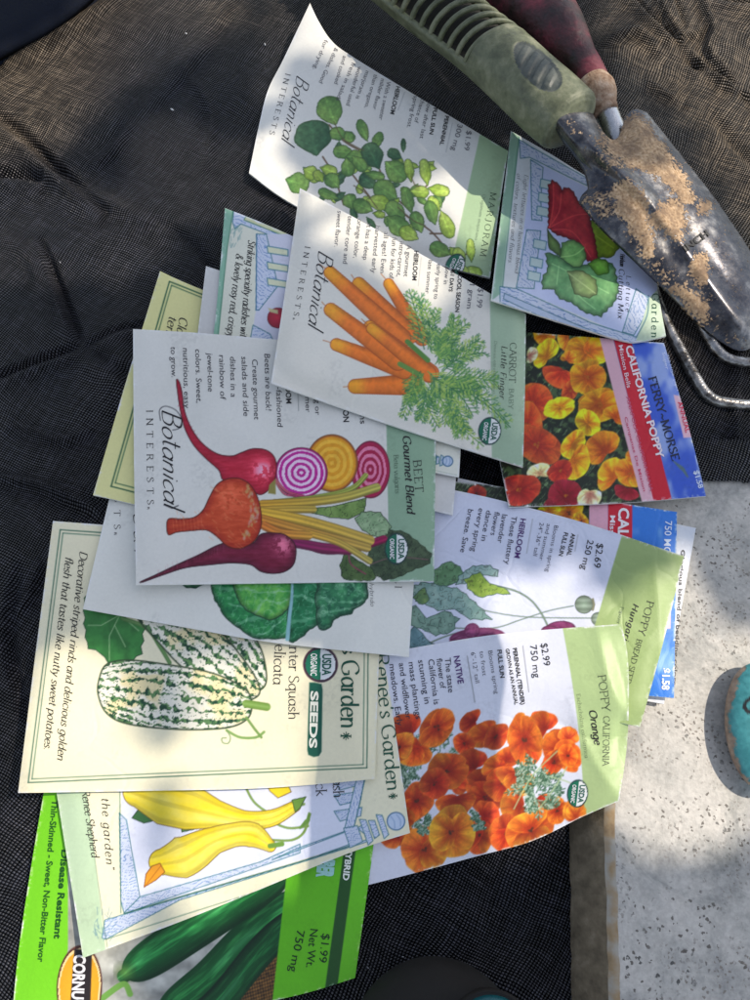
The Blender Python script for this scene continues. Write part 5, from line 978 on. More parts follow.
# ================================================================== setting
def grid_obj(name, x, y, H, mat, keep=None, cols=None, parent=None):
    XX, YY = np.meshgrid(x, y, indexing='ij'); Z = samp(H, XX.ravel(), YY.ravel()) if H is not None else np.zeros(XX.size)
    V = np.stack([XX.ravel(), YY.ravel(), Z], 1); f = grid_faces(len(x), len(y))
    if keep is not None: k = keep(V); f = f[k[f].all(1)]; u = np.unique(f); mp = np.full(len(V), -1); mp[u] = np.arange(len(u)); V = V[u]; f = mp[f]
    return link(name, mesh_np(name, V, f, cols(V) if cols else None), parent, [mat])
def m_cloth(name='woven_black_cloth', dark=False):
    m, nt, b = newmat(name)
    co = coords(nt, rot=(0, 0, R(28)))
    nd = N(nt, 'ShaderNodeTexNoise', Scale=18., Detail=2.); nt.links.new(co, nd.inputs[0])
    vm = N(nt, 'ShaderNodeVectorMath', operation='MULTIPLY_ADD'); vm.inputs[1].default_value = (.017, .017, 0); nt.links.new(nd.outputs[1], vm.inputs[0]); nt.links.new(co, vm.inputs[2])
    sp = N(nt, 'ShaderNodeSeparateXYZ'); nt.links.new(vm.outputs[0], sp.inputs[0])
    k = math.pi/.00112; k2 = math.pi/.00098
    sx = math_(nt, 'SINE', math_(nt, 'MULTIPLY', sp.outputs[0], k)); sy = math_(nt, 'SINE', math_(nt, 'MULTIPLY', sp.outputs[1], k2))
    pr = math_(nt, 'MULTIPLY', sx, sy); ad = math_(nt, 'ADD', math_(nt, 'ABSOLUTE', sx), math_(nt, 'MULTIPLY', math_(nt, 'ABSOLUTE', sy), .7))
    h = math_(nt, 'MULTIPLY', math_(nt, 'ABSOLUTE', sx), math_(nt, 'ABSOLUTE', sy))
    fn = N(nt, 'ShaderNodeTexNoise', Scale=1400., Detail=2.); nt.links.new(co, fn.inputs[0])
    bn = N(nt, 'ShaderNodeTexNoise', Scale=14., Detail=5., Roughness=.6); nt.links.new(co, bn.inputs[0])
    att = N(nt, 'ShaderNodeVertexColor', layer_name='Col')       # dust plus painted-in brown of sunlit weave (red channel)
    sc = N(nt, 'ShaderNodeSeparateColor'); nt.links.new(att.outputs[0], sc.inputs[0])
    base = ramp(nt, h, [(.15, (.0008, .0008, .0012)), (.8, (.019, .023, .036))])
    base = mix(nt, math_(nt, 'MULTIPLY', fn.outputs[0], .25), base, (.02, .02, .026))
    wv = N(nt, 'ShaderNodeTexNoise', Scale=1.); ws = N(nt, 'ShaderNodeMapping'); ws.inputs['Scale'].default_value = (760, 60, 1); nt.links.new(vm.outputs[0], ws.inputs[0]); nt.links.new(ws.outputs[0], wv.inputs[0])
    wv2 = N(nt, 'ShaderNodeTexNoise', Scale=1.); ws2 = N(nt, 'ShaderNodeMapping'); ws2.inputs['Scale'].default_value = (70, 860, 1); nt.links.new(vm.outputs[0], ws2.inputs[0]); nt.links.new(ws2.outputs[0], wv2.inputs[0])
    thr = ramp(nt, math_(nt, 'MULTIPLY', math_(nt, 'ADD', wv.outputs[0], wv2.outputs[0]), .5), [(.38, (.35,)*3), (.5, (.9,)*3), (.62, (2.2,)*3)])
    base = mix(nt, 1., base, thr, 'MULTIPLY')
    dcol = ramp(nt, h, [(.10, (.008, .0065, .005)), (.8, (.22, .168, .112))])
    df = math_(nt, 'MULTIPLY', sc.outputs[0], math_(nt, 'ADD', .35, bn.outputs[0]))
    c = mix(nt, df, base, mix(nt, 1., dcol, thr, 'MULTIPLY')); nt.links.new(c, b.inputs['Base Color'])
    r = ramp(nt, fn.outputs[0], [(.35, (.28,)*3), (.65, (.58,)*3)]); nt.links.new(r, b.inputs['Roughness'])
    nt.links.new(ramp(nt, h, [(.2, (0, 0, 0)), (.75, (.8,)*3)]), b.inputs['Specular IOR Level'])
    bump(nt, b, math_(nt, 'ADD', h, math_(nt, 'MULTIPLY', fn.outputs[0], .5)), 1., .0006)
    return m
CLOTH = m_cloth()
def dustc(V):  # dust at upper right, sunlit brown painted into the weave at upper left
    P = to_px(V); n = fbm(P, 60, 12)
    d = np.maximum(sst(560, 640, P[:, 0])*sst(420, 180, P[:, 1]), .75*sst(210, 60, P[:, 0]+P[:, 1]*.55)*sst(190, 130, P[:, 1])+.45*np.exp(-((P[:, 0]-230)/60)**2-((P[:, 1]-10)/30)**2))
    d = np.clip(d*(.6+.8*n)+.12*n, 0, 1); return np.stack([d, d, d], 1)
slabL = np.array([(585, 480), (585, 830), (585, 1010), (590, 1500)], float)
def keep_cloth(V):
    P = to_px(V); return ~((P[:, 0] > 593) & (P[:, 1] > 484+3*np.sin(P[:, 0]/17)) & (V[:, 2] > -1) & (V[:, 0] > 0.0))
cl = grid_obj('black_cloth', np.arange(-.26, .28, .0008), np.arange(-.33, .35, .0008), FAB, CLOTH, keep_cloth, dustc)
tag(cl, None, None, kind='structure'); cl.name = 'ground_cloth'
# ground far out
def m_granite():
    m, nt, b = newmat('speckled_stone'); co = coords(nt)
    n = N(nt, 'ShaderNodeTexNoise', Scale=55., Detail=6., Roughness=.62); nt.links.new(co, n.inputs[0])
    base = ramp(nt, n.outputs[0], [(.30, (.25, .245, .23)), (.46, (.44, .42, .375)), (.64, (.60, .56, .50))])
    n2 = N(nt, 'ShaderNodeTexNoise', Scale=700., Detail=3.); nt.links.new(co, n2.inputs[0])
    base = mix(nt, .25, base, ramp(nt, n2.outputs[0], [(.35, (.34, .33, .32)), (.65, (.75, .73, .69))]))
    for sc, th, wd, col, seed, mk in ((300., .17, .05, (.05, .05, .045), 0, .50), (420., .20, .06, (.10, .085, .07), 3, .46), (110., .16, .05, (.07, .075, .07), 7, .60), (620., .24, .06, (.22, .19, .16), 2, .50)):
        nd = N(nt, 'ShaderNodeTexNoise', Scale=sc*1.7, Detail=2.); nt.links.new(co, nd.inputs[0])
        vm = N(nt, 'ShaderNodeVectorMath', operation='MULTIPLY_ADD'); vm.inputs[1].default_value = (.9/sc,)*3; nt.links.new(nd.outputs[1], vm.inputs[0]); nt.links.new(co, vm.inputs[2])
        v = N(nt, 'ShaderNodeTexVoronoi', Scale=sc); nt.links.new(vm.outputs[0], v.inputs[0])
        s = ramp(nt, v.outputs[0], [(th, (1, 1, 1)), (th+wd, (0, 0, 0))])
        cm = N(nt, 'ShaderNodeTexNoise', Scale=38.+seed*5, Detail=4.); nt.links.new(co, cm.inputs[0])
        g = ramp(nt, cm.outputs[0], [(mk, (0, 0, 0)), (mk+.10, (1, 1, 1))])
        base = mix(nt, math_(nt, 'MULTIPLY', math_(nt, 'MULTIPLY', s, g), .9), base, col)
    cm = N(nt, 'ShaderNodeTexNoise', Scale=20., Detail=6., Roughness=.7, Distortion=1.2); nt.links.new(co, cm.inputs[0])
    g = ramp(nt, cm.outputs[0], [(.56, (0, 0, 0)), (.66, (.7, .7, .7))]); base = mix(nt, math_(nt, 'MULTIPLY', g, .75), base, (.14, .155, .15))
    cm = N(nt, 'ShaderNodeTexNoise', Scale=33., Detail=4.); cm.noise_dimensions = '4D'; nt.links.new(co, cm.inputs[0]); cm.inputs['W'].default_value = 3.3
    g = ramp(nt, cm.outputs[0], [(.60, (0, 0, 0)), (.75, (.6, .6, .6))]); base = mix(nt, math_(nt, 'MULTIPLY', g, .5), base, (.42, .33, .20))
    nt.links.new(base, b.inputs['Base Color']); b.inputs['Roughness'].default_value = .6
    bump(nt, b, math_(nt, 'ADD', n2.outputs[0], n.outputs[0]), .35, .0006); return m
GR = m_granite()
def m_stone_side():
    m, nt, b = newmat('dirty_stone_side'); co = coords(nt)
    n = N(nt, 'ShaderNodeTexNoise', Scale=170., Detail=6., Roughness=.65); nt.links.new(co, n.inputs[0])
    c = ramp(nt, n.outputs[0], [(.3, (.10, .078, .048)), (.55, (.21, .165, .105)), (.75, (.32, .26, .18))]); nt.links.new(c, b.inputs['Base Color']); b.inputs['Roughness'].default_value = .9
    bump(nt, b, n.outputs[0], .6, .001); return m
SIDE = m_stone_side()
def m_simple_ochre():  # mottled ochre along the upper edge of the slab
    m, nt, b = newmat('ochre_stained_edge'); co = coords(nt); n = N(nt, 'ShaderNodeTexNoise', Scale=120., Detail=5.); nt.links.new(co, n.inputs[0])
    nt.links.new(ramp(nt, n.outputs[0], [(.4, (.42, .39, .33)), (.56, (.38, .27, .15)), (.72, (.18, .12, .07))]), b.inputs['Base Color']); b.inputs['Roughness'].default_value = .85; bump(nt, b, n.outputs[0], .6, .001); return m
# stone slab: rounded upper edge, sloping worn side towards the cloth
ys = np.r_[np.arange(600, 1010, 6), 1100, 1300, 1600][:, None]; 
def slab_mesh():
    ex = np.interp(ys[:, 0], [600, 700, 822, 1010, 1600], [611, 611, 612, 617, 630]); wob = (vnoise(np.c_[ys[:, 0], ys[:, 0]*0], 14, 3)-.5)*2.2
    Y = W(np.c_[ex, ys[:, 0]], SLAB)[:, 1]; ytop = W([(700, 450)], SLAB)[0, 1]; Y = np.r_[ytop, ytop-.01, Y]; ex = np.r_[ex[0], ex[0], ex]; wob = np.r_[0, 0, wob]
    X = W(np.c_[ex+wob, np.r_[600, 600, ys[:, 0]]], SLAB)[:, 0]
    prof = [(-.0125, -.004), (-.0105, .003), (-.0048, .0095), (-.0022, .0122), (-.0006, .0133), (.0012, .0135), (.006, .0135)]
    cols = [np.stack([X+a, Y, 0*X+b], 1) for a, b in prof]+[np.stack([0*X+.6, Y, 0*X+.0135], 1), np.stack([0*X+.6, Y, 0*X-.02], 1)]
    V = np.concatenate(cols); n = len(X); f = grid_faces(len(cols), n)
    me = mesh_np('stone_slab', V, f); o = link('paving_stone', me, None, [GR, SIDE])
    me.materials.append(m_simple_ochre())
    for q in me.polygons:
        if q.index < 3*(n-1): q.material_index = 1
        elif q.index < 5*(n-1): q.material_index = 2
    return o
sl_ = slab_mesh(); tag(sl_, None, None, kind='structure')
gm, nt, b = newmat('packed_ground'); n = N(nt, 'ShaderNodeTexNoise', Scale=40., Detail=5.); nt.links.new(ramp(nt, n.outputs[0], [(.3, (.06, .05, .04)), (.7, (.16, .13, .1))]), b.inputs['Base Color']); b.inputs['Roughness'].default_value = .95
me = mesh_np('ground', [(-30, -30, -.03), (30, -30, -.03), (30, 30, -.03), (-30, 30, -.03)], [(0, 1, 2, 3)]); tag(link('ground', me, None, [gm], False), None, None, kind='structure')
# ================================================================== tube / loft helpers
def loft(name, rings, mat, parent=None, cap=True, cols=None, closed=True):
    """rings: (n, m, 3)"""
    rings = np.asarray(rings); n, m, _ = rings.shape; V = rings.reshape(-1, 3)
    i = np.arange(n-1)[:, None]*m; j = np.arange(m)[None, :]; j2 = (j+1) % m
    f = np.stack([i+j, i+j2, i+m+j2, i+m+j], -1).reshape(-1, 4)
    if cap:
        V = np.concatenate([V, rings[0].mean(0)[None], rings[-1].mean(0)[None]]); a, b_ = n*m, n*m+1; jj = np.arange(m); k = (jj+1) % m
        f = np.concatenate([f, np.stack([k, jj, jj*0+a, jj*0+a], 1), np.stack([(n-1)*m+jj, (n-1)*m+k, jj*0+b_, jj*0+b_], 1)])
        tri = f[-2*m:, :3]; me = bpy.data.meshes.new(name); me.from_pydata(V.tolist(), [], f[:-2*m].tolist()+tri.tolist()); me.update()
        if cols is not None:
            at = me.color_attributes.new('Col', 'FLOAT_COLOR', 'POINT'); c = np.ones((len(V), 4), np.float32); c[:len(cols), :3] = cols; at.data.foreach_set('color', c.ravel())
    else: me = mesh_np(name, V, f, cols)
    return link(name, me, parent, [mat])
def axis_frame(C):
    T = np.gradient(C, axis=0); T /= np.linalg.norm(T, axis=1)[:, None]; U = np.array([0, 0, 1.])-T*T[:, 2:3]; U /= np.linalg.norm(U, axis=1)[:, None]; S = np.cross(T, U); return T, U, S
def path3(pts, z, n, smooth=True):
    p = cat(pts, 12) if smooth else np.asarray(pts, float); p = resample(p, n); zz = np.interp(np.linspace(0, 1, n), np.linspace(0, 1, len(z)), z) if hasattr(z, '__len__') else np.full(n, z)
    return W(p, zz), p
def tube(name, pts, z, rpx, mat, parent=None, n=60, m=20, flat=1., cap=True):
    C, p = path3(pts, z, n); T, U, S = axis_frame(C); r = np.interp(np.linspace(0, 1, n), np.linspace(0, 1, len(rpx)), rpx)*np.array([pxsize(q, c[2]) for q, c in zip(p, C)])
    e = np.ones(n); 
    a = np.linspace(0, 2*np.pi, m, endpoint=False); rings = C[:, None]+r[:, None, None]*(np.cos(a)[None, :, None]*S[:, None]+flat*np.sin(a)[None, :, None]*U[:, None])
    return loft(name, rings, mat, parent, cap)
# ------------------------------------------------------------------ materials for the tools
def m_metal():
    m, nt, b = newmat('soiled_steel'); co = coords(nt)
    att = N(nt, 'ShaderNodeVertexColor', layer_name='Col'); sc = N(nt, 'ShaderNodeSeparateColor'); nt.links.new(att.outputs[0], sc.inputs[0])
    n = N(nt, 'ShaderNodeTexNoise', Scale=210., Detail=8., Roughness=.78); nt.links.new(co, n.inputs[0]); nm = N(nt, 'ShaderNodeTexNoise', Scale=900., Detail=3.); nt.links.new(co, nm.inputs[0])
    d = math_(nt, 'ADD', sc.outputs[0], math_(nt, 'ADD', math_(nt, 'MULTIPLY', math_(nt, 'SUBTRACT', n.outputs[0], .5), 2.0), math_(nt, 'MULTIPLY', math_(nt, 'SUBTRACT', nm.outputs[0], .5), 1.4))); mask = ramp(nt, d, [(.46, (0, 0, 0)), (.56, (.75, .75, .75)), (.66, (1, 1, 1))])
    n2 = N(nt, 'ShaderNodeTexNoise', Scale=900., Detail=3.); nt.links.new(co, n2.inputs[0])
    dirt = ramp(nt, n2.outputs[0], [(.3, (.28, .17, .09)), (.5, (.52, .35, .20)), (.75, (.70, .52, .35))])
    st = N(nt, 'ShaderNodeTexNoise', Scale=60., Detail=6., Roughness=.7); nt.links.new(co, st.inputs[0])
    dv = N(nt, 'ShaderNodeTexNoise', Scale=130., Detail=5., Roughness=.7); nt.links.new(co, dv.inputs[0]); dirt = mix(nt, ramp(nt, dv.outputs[0], [(.38, (1, 1, 1)), (.60, (0, 0, 0))]), dirt, (.24, .16, .10))
    steel = ramp(nt, st.outputs[0], [(.34, (.025, .028, .04)), (.52, (.10, .10, .11)), (.72, (.46, .44, .41))])
    film = ramp(nt, n2.outputs[0], [(.5, (0, 0, 0)), (.8, (.3, .3, .3))])
    steel = mix(nt, film, steel, (.30, .24, .18))
    nt.links.new(mix(nt, mask, steel, dirt), b.inputs['Base Color'])
    nt.links.new(math_(nt, 'MULTIPLY', math_(nt, 'SUBTRACT', 1., mask), .82), b.inputs['Metallic'])
    rr = ramp(nt, st.outputs[0], [(.3, (.20,)*3), (.7, (.42,)*3)]); nt.links.new(mix(nt, mask, rr, (.95,)*3), b.inputs['Roughness'])
    hs = math_(nt, 'ADD', math_(nt, 'MULTIPLY', mask, .7), math_(nt, 'MULTIPLY', math_(nt, 'MULTIPLY', n.outputs[0], mask), 1.3)); 
    sv = N(nt, 'ShaderNodeTexVoronoi', Scale=90., feature='DISTANCE_TO_EDGE'); nt.links.new(co, sv.inputs[0])
    hs = math_(nt, 'ADD', hs, math_(nt, 'MULTIPLY', n2.outputs[0], .12)); bump(nt, b, hs, .55, .0005); return m
STEEL = m_metal()
def m_simple(name, stops, scale, rough, metal=0., bstr=.3, detail=5., spec=.5, bd=.0005, bscale=None):
    m, nt, b = newmat(name); co = coords(nt); n = N(nt, 'ShaderNodeTexNoise', Scale=scale, Detail=detail, Roughness=.65); nt.links.new(co, n.inputs[0])
    nt.links.new(ramp(nt, n.outputs[0], stops), b.inputs['Base Color']); b.inputs['Metallic'].default_value = metal
    nt.links.new(ramp(nt, n.outputs[0], [(.3, (rough*.8,)*3), (.7, (min(1, rough*1.25),)*3)]), b.inputs['Roughness']); b.inputs['Specular IOR Level'].default_value = spec
    n3 = N(nt, 'ShaderNodeTexNoise', Scale=bscale or scale*4, Detail=4.); nt.links.new(co, n3.inputs[0]); bump(nt, b, n3.outputs[0], bstr, bd); return m
RUBBER = m_simple('olive_rubber', [(.28, (.06, .066, .036)), (.5, (.135, .148, .085)), (.72, (.25, .25, .165))], 130., .5, bstr=.5)
GREYR = m_simple('grey_rubber', [(.3, (.045, .055, .05)), (.7, (.12, .13, .11))], 160., .5, bstr=.5)
REDW = m_simple('worn_red_handle', [(.30, (.018, .012, .012)), (.5, (.075, .022, .026)), (.62, (.17, .03, .045)), (.8, (.22, .10, .09))], 85., .55, bstr=.9, bd=.0008)
RUST = m_simple('rusty_collar', [(.3, (.16, .07, .03)), (.5, (.38, .25, .16)), (.75, (.58, .46, .36))], 260., .8, bstr=.8)
SHINY = m_simple('bright_steel', [(.3, (.42, .42, .43)), (.7, (.62, .62, .62))], 300., .25, metal=1., bstr=.25)
RODM = m_simple('tarnished_rod', [(.35, (.07, .06, .05)), (.62, (.42, .41, .40))], 220., .3, metal=.9, bstr=.5)
# ------------------------------------------------------------------ hand cultivator (under the trowel)
root = bpy.data.objects.new('hand_cultivator', None); COL.objects.link(root); root.location = (0, 0, 0)
tag(root, 'hand cultivator with worn dark red handle, its bent steel tines showing below the trowel', 'hand cultivator')
tube('handle', [(468, -60), (520, -10), (556, 30), (584, 66), (598, 88)], [.022, .026, .029, .031, .032], [33, 35, 36, 33, 27, 17, 14], REDW, root, 70, 28)
tube('ferrule', [(592, 84), (599, 98), (606, 114)], [.032, .032, .0315], [17, 19.5, 18, 14, 12.5], RUST, root, 20, 26)
tube('shank', [(603, 106), (611, 126), (616, 140), (636, 190), (650, 250)], [.031, .028, .022, .018, .017], [12, 13, 12, 9, 6], SHINY, root, 40, 20)
tube('tine', [(640, 215), (652, 283), (664, 318), (680, 350), (694, 376), (706, 394), (722, 402), (765, 405), (810, 398)], [.017, .017, .017, .017, .017, .017, .017, .017, .017], [6, 5.5, 5.5, 5.5, 6, 6, 5.5, 5, 2.5], RODM, root, 90, 16)
tube('tine', [(655, 225), (690, 300), (705, 330), (717, 350), (732, 360), (760, 362), (810, 352)], [.017, .017, .017, .017, .017, .017, .017], [6, 5.5, 6, 6, 5.5, 5, 2.5], RODM, root, 70, 16)
# ------------------------------------------------------------------ trowel
trow = bpy.data.objects.new('garden_trowel', None); COL.objects.link(trow)
tag(trow, 'garden trowel with ribbed olive green handle and steel blade caked in tan soil', 'trowel')
Lf = cat([(548, 110), (562, 138), (574, 153), (582, 165), (587, 178), (588, 188), (582, 195), (579, 201)], 8)
Lf = np.r_[Lf, cat([(579, 201), (590, 214), (603, 229), (659, 283), (702, 326), (728, 346), (742, 351), (757, 346)], 10)[1:]]
Rt = cat([(584, 96), (592, 112), (599, 125), (606, 135), (613, 140), (619, 136), (623, 124), (628, 113), (637, 109), (647, 112)], 8)
Rt = np.r_[Rt, cat([(647, 112), (680, 153), (718, 202), (750, 250), (768, 285), (772, 315), (768, 335), (757, 346)], 10)[1:]]
def blade():
    out = np.r_[Lf, Rt[::-1][1:]]; ax = np.array([.60, .80]); pe = np.array([.80, -.60])
    s = np.arange(430, 740, .5); w_ = np.arange(260, 450, .5); s0_, w0_ = out@ax, out@pe
    s = np.arange(s0_.min()-1, s0_.max()+1, .5); w_ = np.arange(w0_.min()-1, w0_.max()+1, .5); SS, WW_ = np.meshgrid(s, w_, indexing='ij')
    P = SS.ravel()[:, None]*ax+WW_.ravel()[:, None]*pe; ins = inside(P, out); f = grid_faces(len(s), len(w_)); f = f[ins[f].all(1)]
    u = np.unique(f); mp = np.full(len(P), -1); mp[u] = np.arange(len(u)); P = P[u]; f = mp[f]; SW = np.stack([SS.ravel()[u], WW_.ravel()[u]], 1)
    ed = np.concatenate([f[:, [k, (k+1) % 4]] for k in range(4)]); key = np.sort(ed, 1); kk = key[:, 0]*len(P)+key[:, 1]; _, inv, cnt = np.unique(kk, return_inverse=True, return_counts=True); bed = ed[cnt[inv] == 1]
    bv = np.unique(bed); best = np.full(len(bv), 1e9); tgt = P[bv].copy()
    for k in range(len(out)):
        a_, b_ = out[k], out[(k+1) % len(out)]; ab = b_-a_; t = np.clip(((P[bv]-a_)@ab)/(ab@ab+1e-12), 0, 1); q = a_+t[:, None]*ab; d = np.hypot(*(P[bv]-q).T); m = d < best; best[m] = d[m]; tgt[m] = q[m]
    P[bv] = tgt; dd, _, _ = dist_poly(P, out[::4])
    sB = (np.array([597, 160])@ax); q = np.clip((SW[:, 0]-sB)/((np.array([757, 346])@ax)-sB), 0, 1); k = sst(sB-38, sB+12, SW[:, 0])
    rw = np.interp(SW[:, 0], s, np.array([0.]*len(s)))       # ridge line across the blade
    rid = np.interp(SW[:, 0], [(560*.6+120*.8), (590*.6+150*.8), (640*.6+205*.8), (757*.6+346*.8)], [(571*.8-118*.6), (597*.8-150*.6), (646*.8-195*.6), (757*.8-346*.6)])
    x = (SW[:, 1]-rid); shank = .0075*np.sqrt(np.clip(1-(x/19)**2, 0, 1)); sidefall = np.clip(dd/34., 0, 1)
    ridge = .0034*np.exp(-(x/9.)**2)*(1-.75*q)+.0052*(1-(1-sidefall)**2)*(1-.2*q)
    z = .0385+(1-k)*shank+k*ridge*1.15-.0215*q**1.15; z = z+.0007*(fbm(P, 40, 5)-.5); X = W(P, z); Pf = P
    nv, nu = 0, 0
    # soil caked on the steel, patches traced by hand
    soil = np.zeros(len(Pf))
    for poly, a in (([(606, 150), (622, 125), (638, 116), (652, 130), (672, 160), (690, 190), (694, 200), (684, 202), (668, 184), (655, 176), (640, 168), (630, 168), (622, 158)], 1.), ([(616, 185), (628, 182), (640, 192), (646, 205), (648, 225), (652, 245), (650, 256), (640, 245), (630, 225), (618, 215), (614, 200)], 1.),
                    ([(585, 205), (596, 190), (612, 192), (610, 215), (600, 222)], .45), ([(648, 220), (668, 200), (682, 205), (686, 220), (680, 240), (668, 236), (660, 228)], .85), ([(694, 260), (704, 256), (708, 275), (700, 286), (693, 276)], 1.), ([(676, 285), (690, 290), (704, 306), (706, 322), (694, 314), (682, 300)], .95), ([(698, 205), (706, 200), (710, 208), (702, 212)], .9), ([(640, 240), (670, 275), (700, 310), (690, 320), (660, 280), (640, 255)], .4), ([(600, 125), (612, 140), (625, 165), (615, 170), (600, 150)], .5)):
        pl = cat(poly, 5, True); ins = inside(Pf, pl); d, _, _ = dist_poly(Pf, pl); sd = np.where(ins, d, -d); soil = np.maximum(soil, a*np.clip(.5+sd/15., 0, 1))
    soil = np.clip(soil*.95+.17, 0, 1); X[:, 2] += .0005*np.clip(soil-.5, 0, 1)
    n = len(X); V = np.concatenate([X, X-np.array([0, 0, .0013])]); f = np.concatenate([f, f[:, ::-1]+n, np.stack([bed[:, 0], bed[:, 0]+n, bed[:, 1]+n, bed[:, 1]], 1)]); c = np.tile(np.r_[soil, soil][:, None], (1, 3))
    o = link('blade', mesh_np('blade', V, f, c), trow, [STEEL])
    for txt, p0, p1, em in (('1', (686, 262), (688, 260), 7), ('INCH', (686, 252), (710, 235), 10)):
        Vt, ft = sans_text(txt, p0, p1, em, 2.); 
        # height of blade under lettering by nearest grid point
        idx = [int(np.argmin(((Pf-q)**2).sum(1))) for q in Vt]; zz = X[idx, 2]+.0005; link('stamped_lettering', mesh_np('stamped_lettering', W(Vt, zz), ft), trow, [m_simple('stamp', [(.3, (.01,)*3), (.7, (.02,)*3)], 200., .6)], False)
    return o
blade()
# handle: lofted body with deep slots between the ribs
def handle():
    n, m = 620, 120
    ctr = [(300, -130), (352, -62), (400, -22), (436, 8), (470, 35), (503, 62), (530, 87), (552, 107), (569, 122), (580, 132)]
    hw = [33, 33, 33, 33.5, 34, 33.5, 34, 35, 31, 14]
    zc = [.024, .024, .025, .026, .028, .030, .032, .034, .036, .037]
    p = resample(cat(ctr, 12), n); t = np.linspace(0, 1, n); L = np.hypot(*np.diff(p, axis=0).T).sum()
    C = W(p, np.interp(t, np.linspace(0, 1, len(zc)), zc)); T, U, S = axis_frame(C)
    hwv = np.interp(t, np.linspace(0, 1, len(hw)), hw); endr = sst(1.0, .955, t); hwv = 34.5*np.sqrt(np.clip(endr, .03, 1))+(hwv-34)*.3*0
    hwv *= 1-.06*np.exp(-((t-.62)/.10)**2)+.03*np.exp(-((t-.9)/.06)**2); r = hwv*np.array([pxsize(q, c[2]) for q, c in zip(p, C)])
    a = np.linspace(0, 2*np.pi, m, endpoint=False); ca, sa = np.cos(a)[None], np.sin(a)[None]
    side = S[:, None]*1.0
    sgn = 1 if S[n//2, 1] < 0 else -1          # +1 when S points to the lower edge of the photo
    rad = np.ones((n, m))
    s_px = t*L
    ph = (s_px[:, None]-5*ca*sgn)/11.6; slot = sst(.19, .235, np.abs(ph-np.round(ph)-0.0))   # 1 = slot
    phi = np.degrees(np.arctan2(sa, ca*sgn)); phi = np.where(phi < -90, phi+360, phi)
    reg = sst(1.0, .985, s_px[:, None]/(L*.725+.05*(phi-60)))*sst(6, 14, phi)*sst(215, 195, phi)
    reg2 = reg*sst(1.0, .99, s_px[:, None]/(L*.70+.05*(phi-60))); rad -= .30*reg2; rad += .05*np.exp(-((phi-3)/7.)**2)*sst(.74, .70, t)[:, None]
    u0 = (s_px-L*.845)/(L*.075); yy = (phi-82)/27.
    rr0 = np.hypot(u0[:, None]+.25*yy, yy); oval = sst(1.05, .97, rr0); ridg = np.abs(np.sin((u0[:, None]+.25*yy)*np.pi*2.5))
    rad -= .05*oval; rad += .065*oval*sst(.5, .75, ridg)*sst(.92, .8, rr0)
    rad += .010*np.sin(s_px*2*np.pi/2.6)[:, None]*sst(.955, .97, t)[:, None]
    rings = C[:, None]+(r[:, None]*rad)[..., None]*(ca[..., None]*S[:, None]+(sa*np.where(sa > 0, .92, .8))[..., None]*U[:, None])
    o = loft('handle', rings, RUBBER, trow)
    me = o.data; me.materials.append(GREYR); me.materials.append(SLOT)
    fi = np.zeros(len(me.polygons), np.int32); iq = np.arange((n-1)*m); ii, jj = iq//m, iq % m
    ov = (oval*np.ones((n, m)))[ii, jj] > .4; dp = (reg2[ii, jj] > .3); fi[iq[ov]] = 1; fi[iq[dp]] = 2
    me.polygons.foreach_set('material_index', fi)
    # ribs: separate bars arching over the dark hollow
    ph_ = np.radians(np.linspace(-2, 205, 44)); k = 0; pos = L*.705
    while pos > L*.08:
        cs, sn = np.cos(ph_), np.sin(ph_); sp = pos+5*(-cs)+.05*(np.degrees(ph_)-60); ti = np.clip(sp/L, 0, 1)
        cc = np.stack([np.interp(ti, t, C[:, q]) for q in range(3)], 1); SS_ = np.stack([np.interp(ti, t, S[:, q]) for q in range(3)], 1); UU = np.stack([np.interp(ti, t, U[:, q]) for q in range(3)], 1); TT = np.stack([np.interp(ti, t, T[:, q]) for q in range(3)], 1); r_ = np.interp(ti, t, r)
        rad_dir = (cs*sgn)[:, None]*SS_+(sn*np.where(sn > 0, .92, .8))[:, None]*UU; A = cc+rad_dir*(r_*.93)[:, None]; aa = np.linspace(0, 2*np.pi, 12, endpoint=False)
        wd = .00115; hg = r_*.085; cx = np.sign(np.cos(aa))*np.abs(np.cos(aa))**.6; sx_ = np.sign(np.sin(aa))*np.abs(np.sin(aa))**.6
        rings = A[:, None]+wd*cx[None, :, None]*TT[:, None]+(hg[:, None]*sx_[None])[..., None]*rad_dir[:, None]
        loft('rib', rings, RUBBER, trow); pos -= 11.3
    return o
SLOT = m_simple('slot_dirt', [(.3, (.008, .008, .006)), (.7, (.03, .028, .02))], 200., .9)  # near-black colour paints in the shade inside the grip slots
handle()
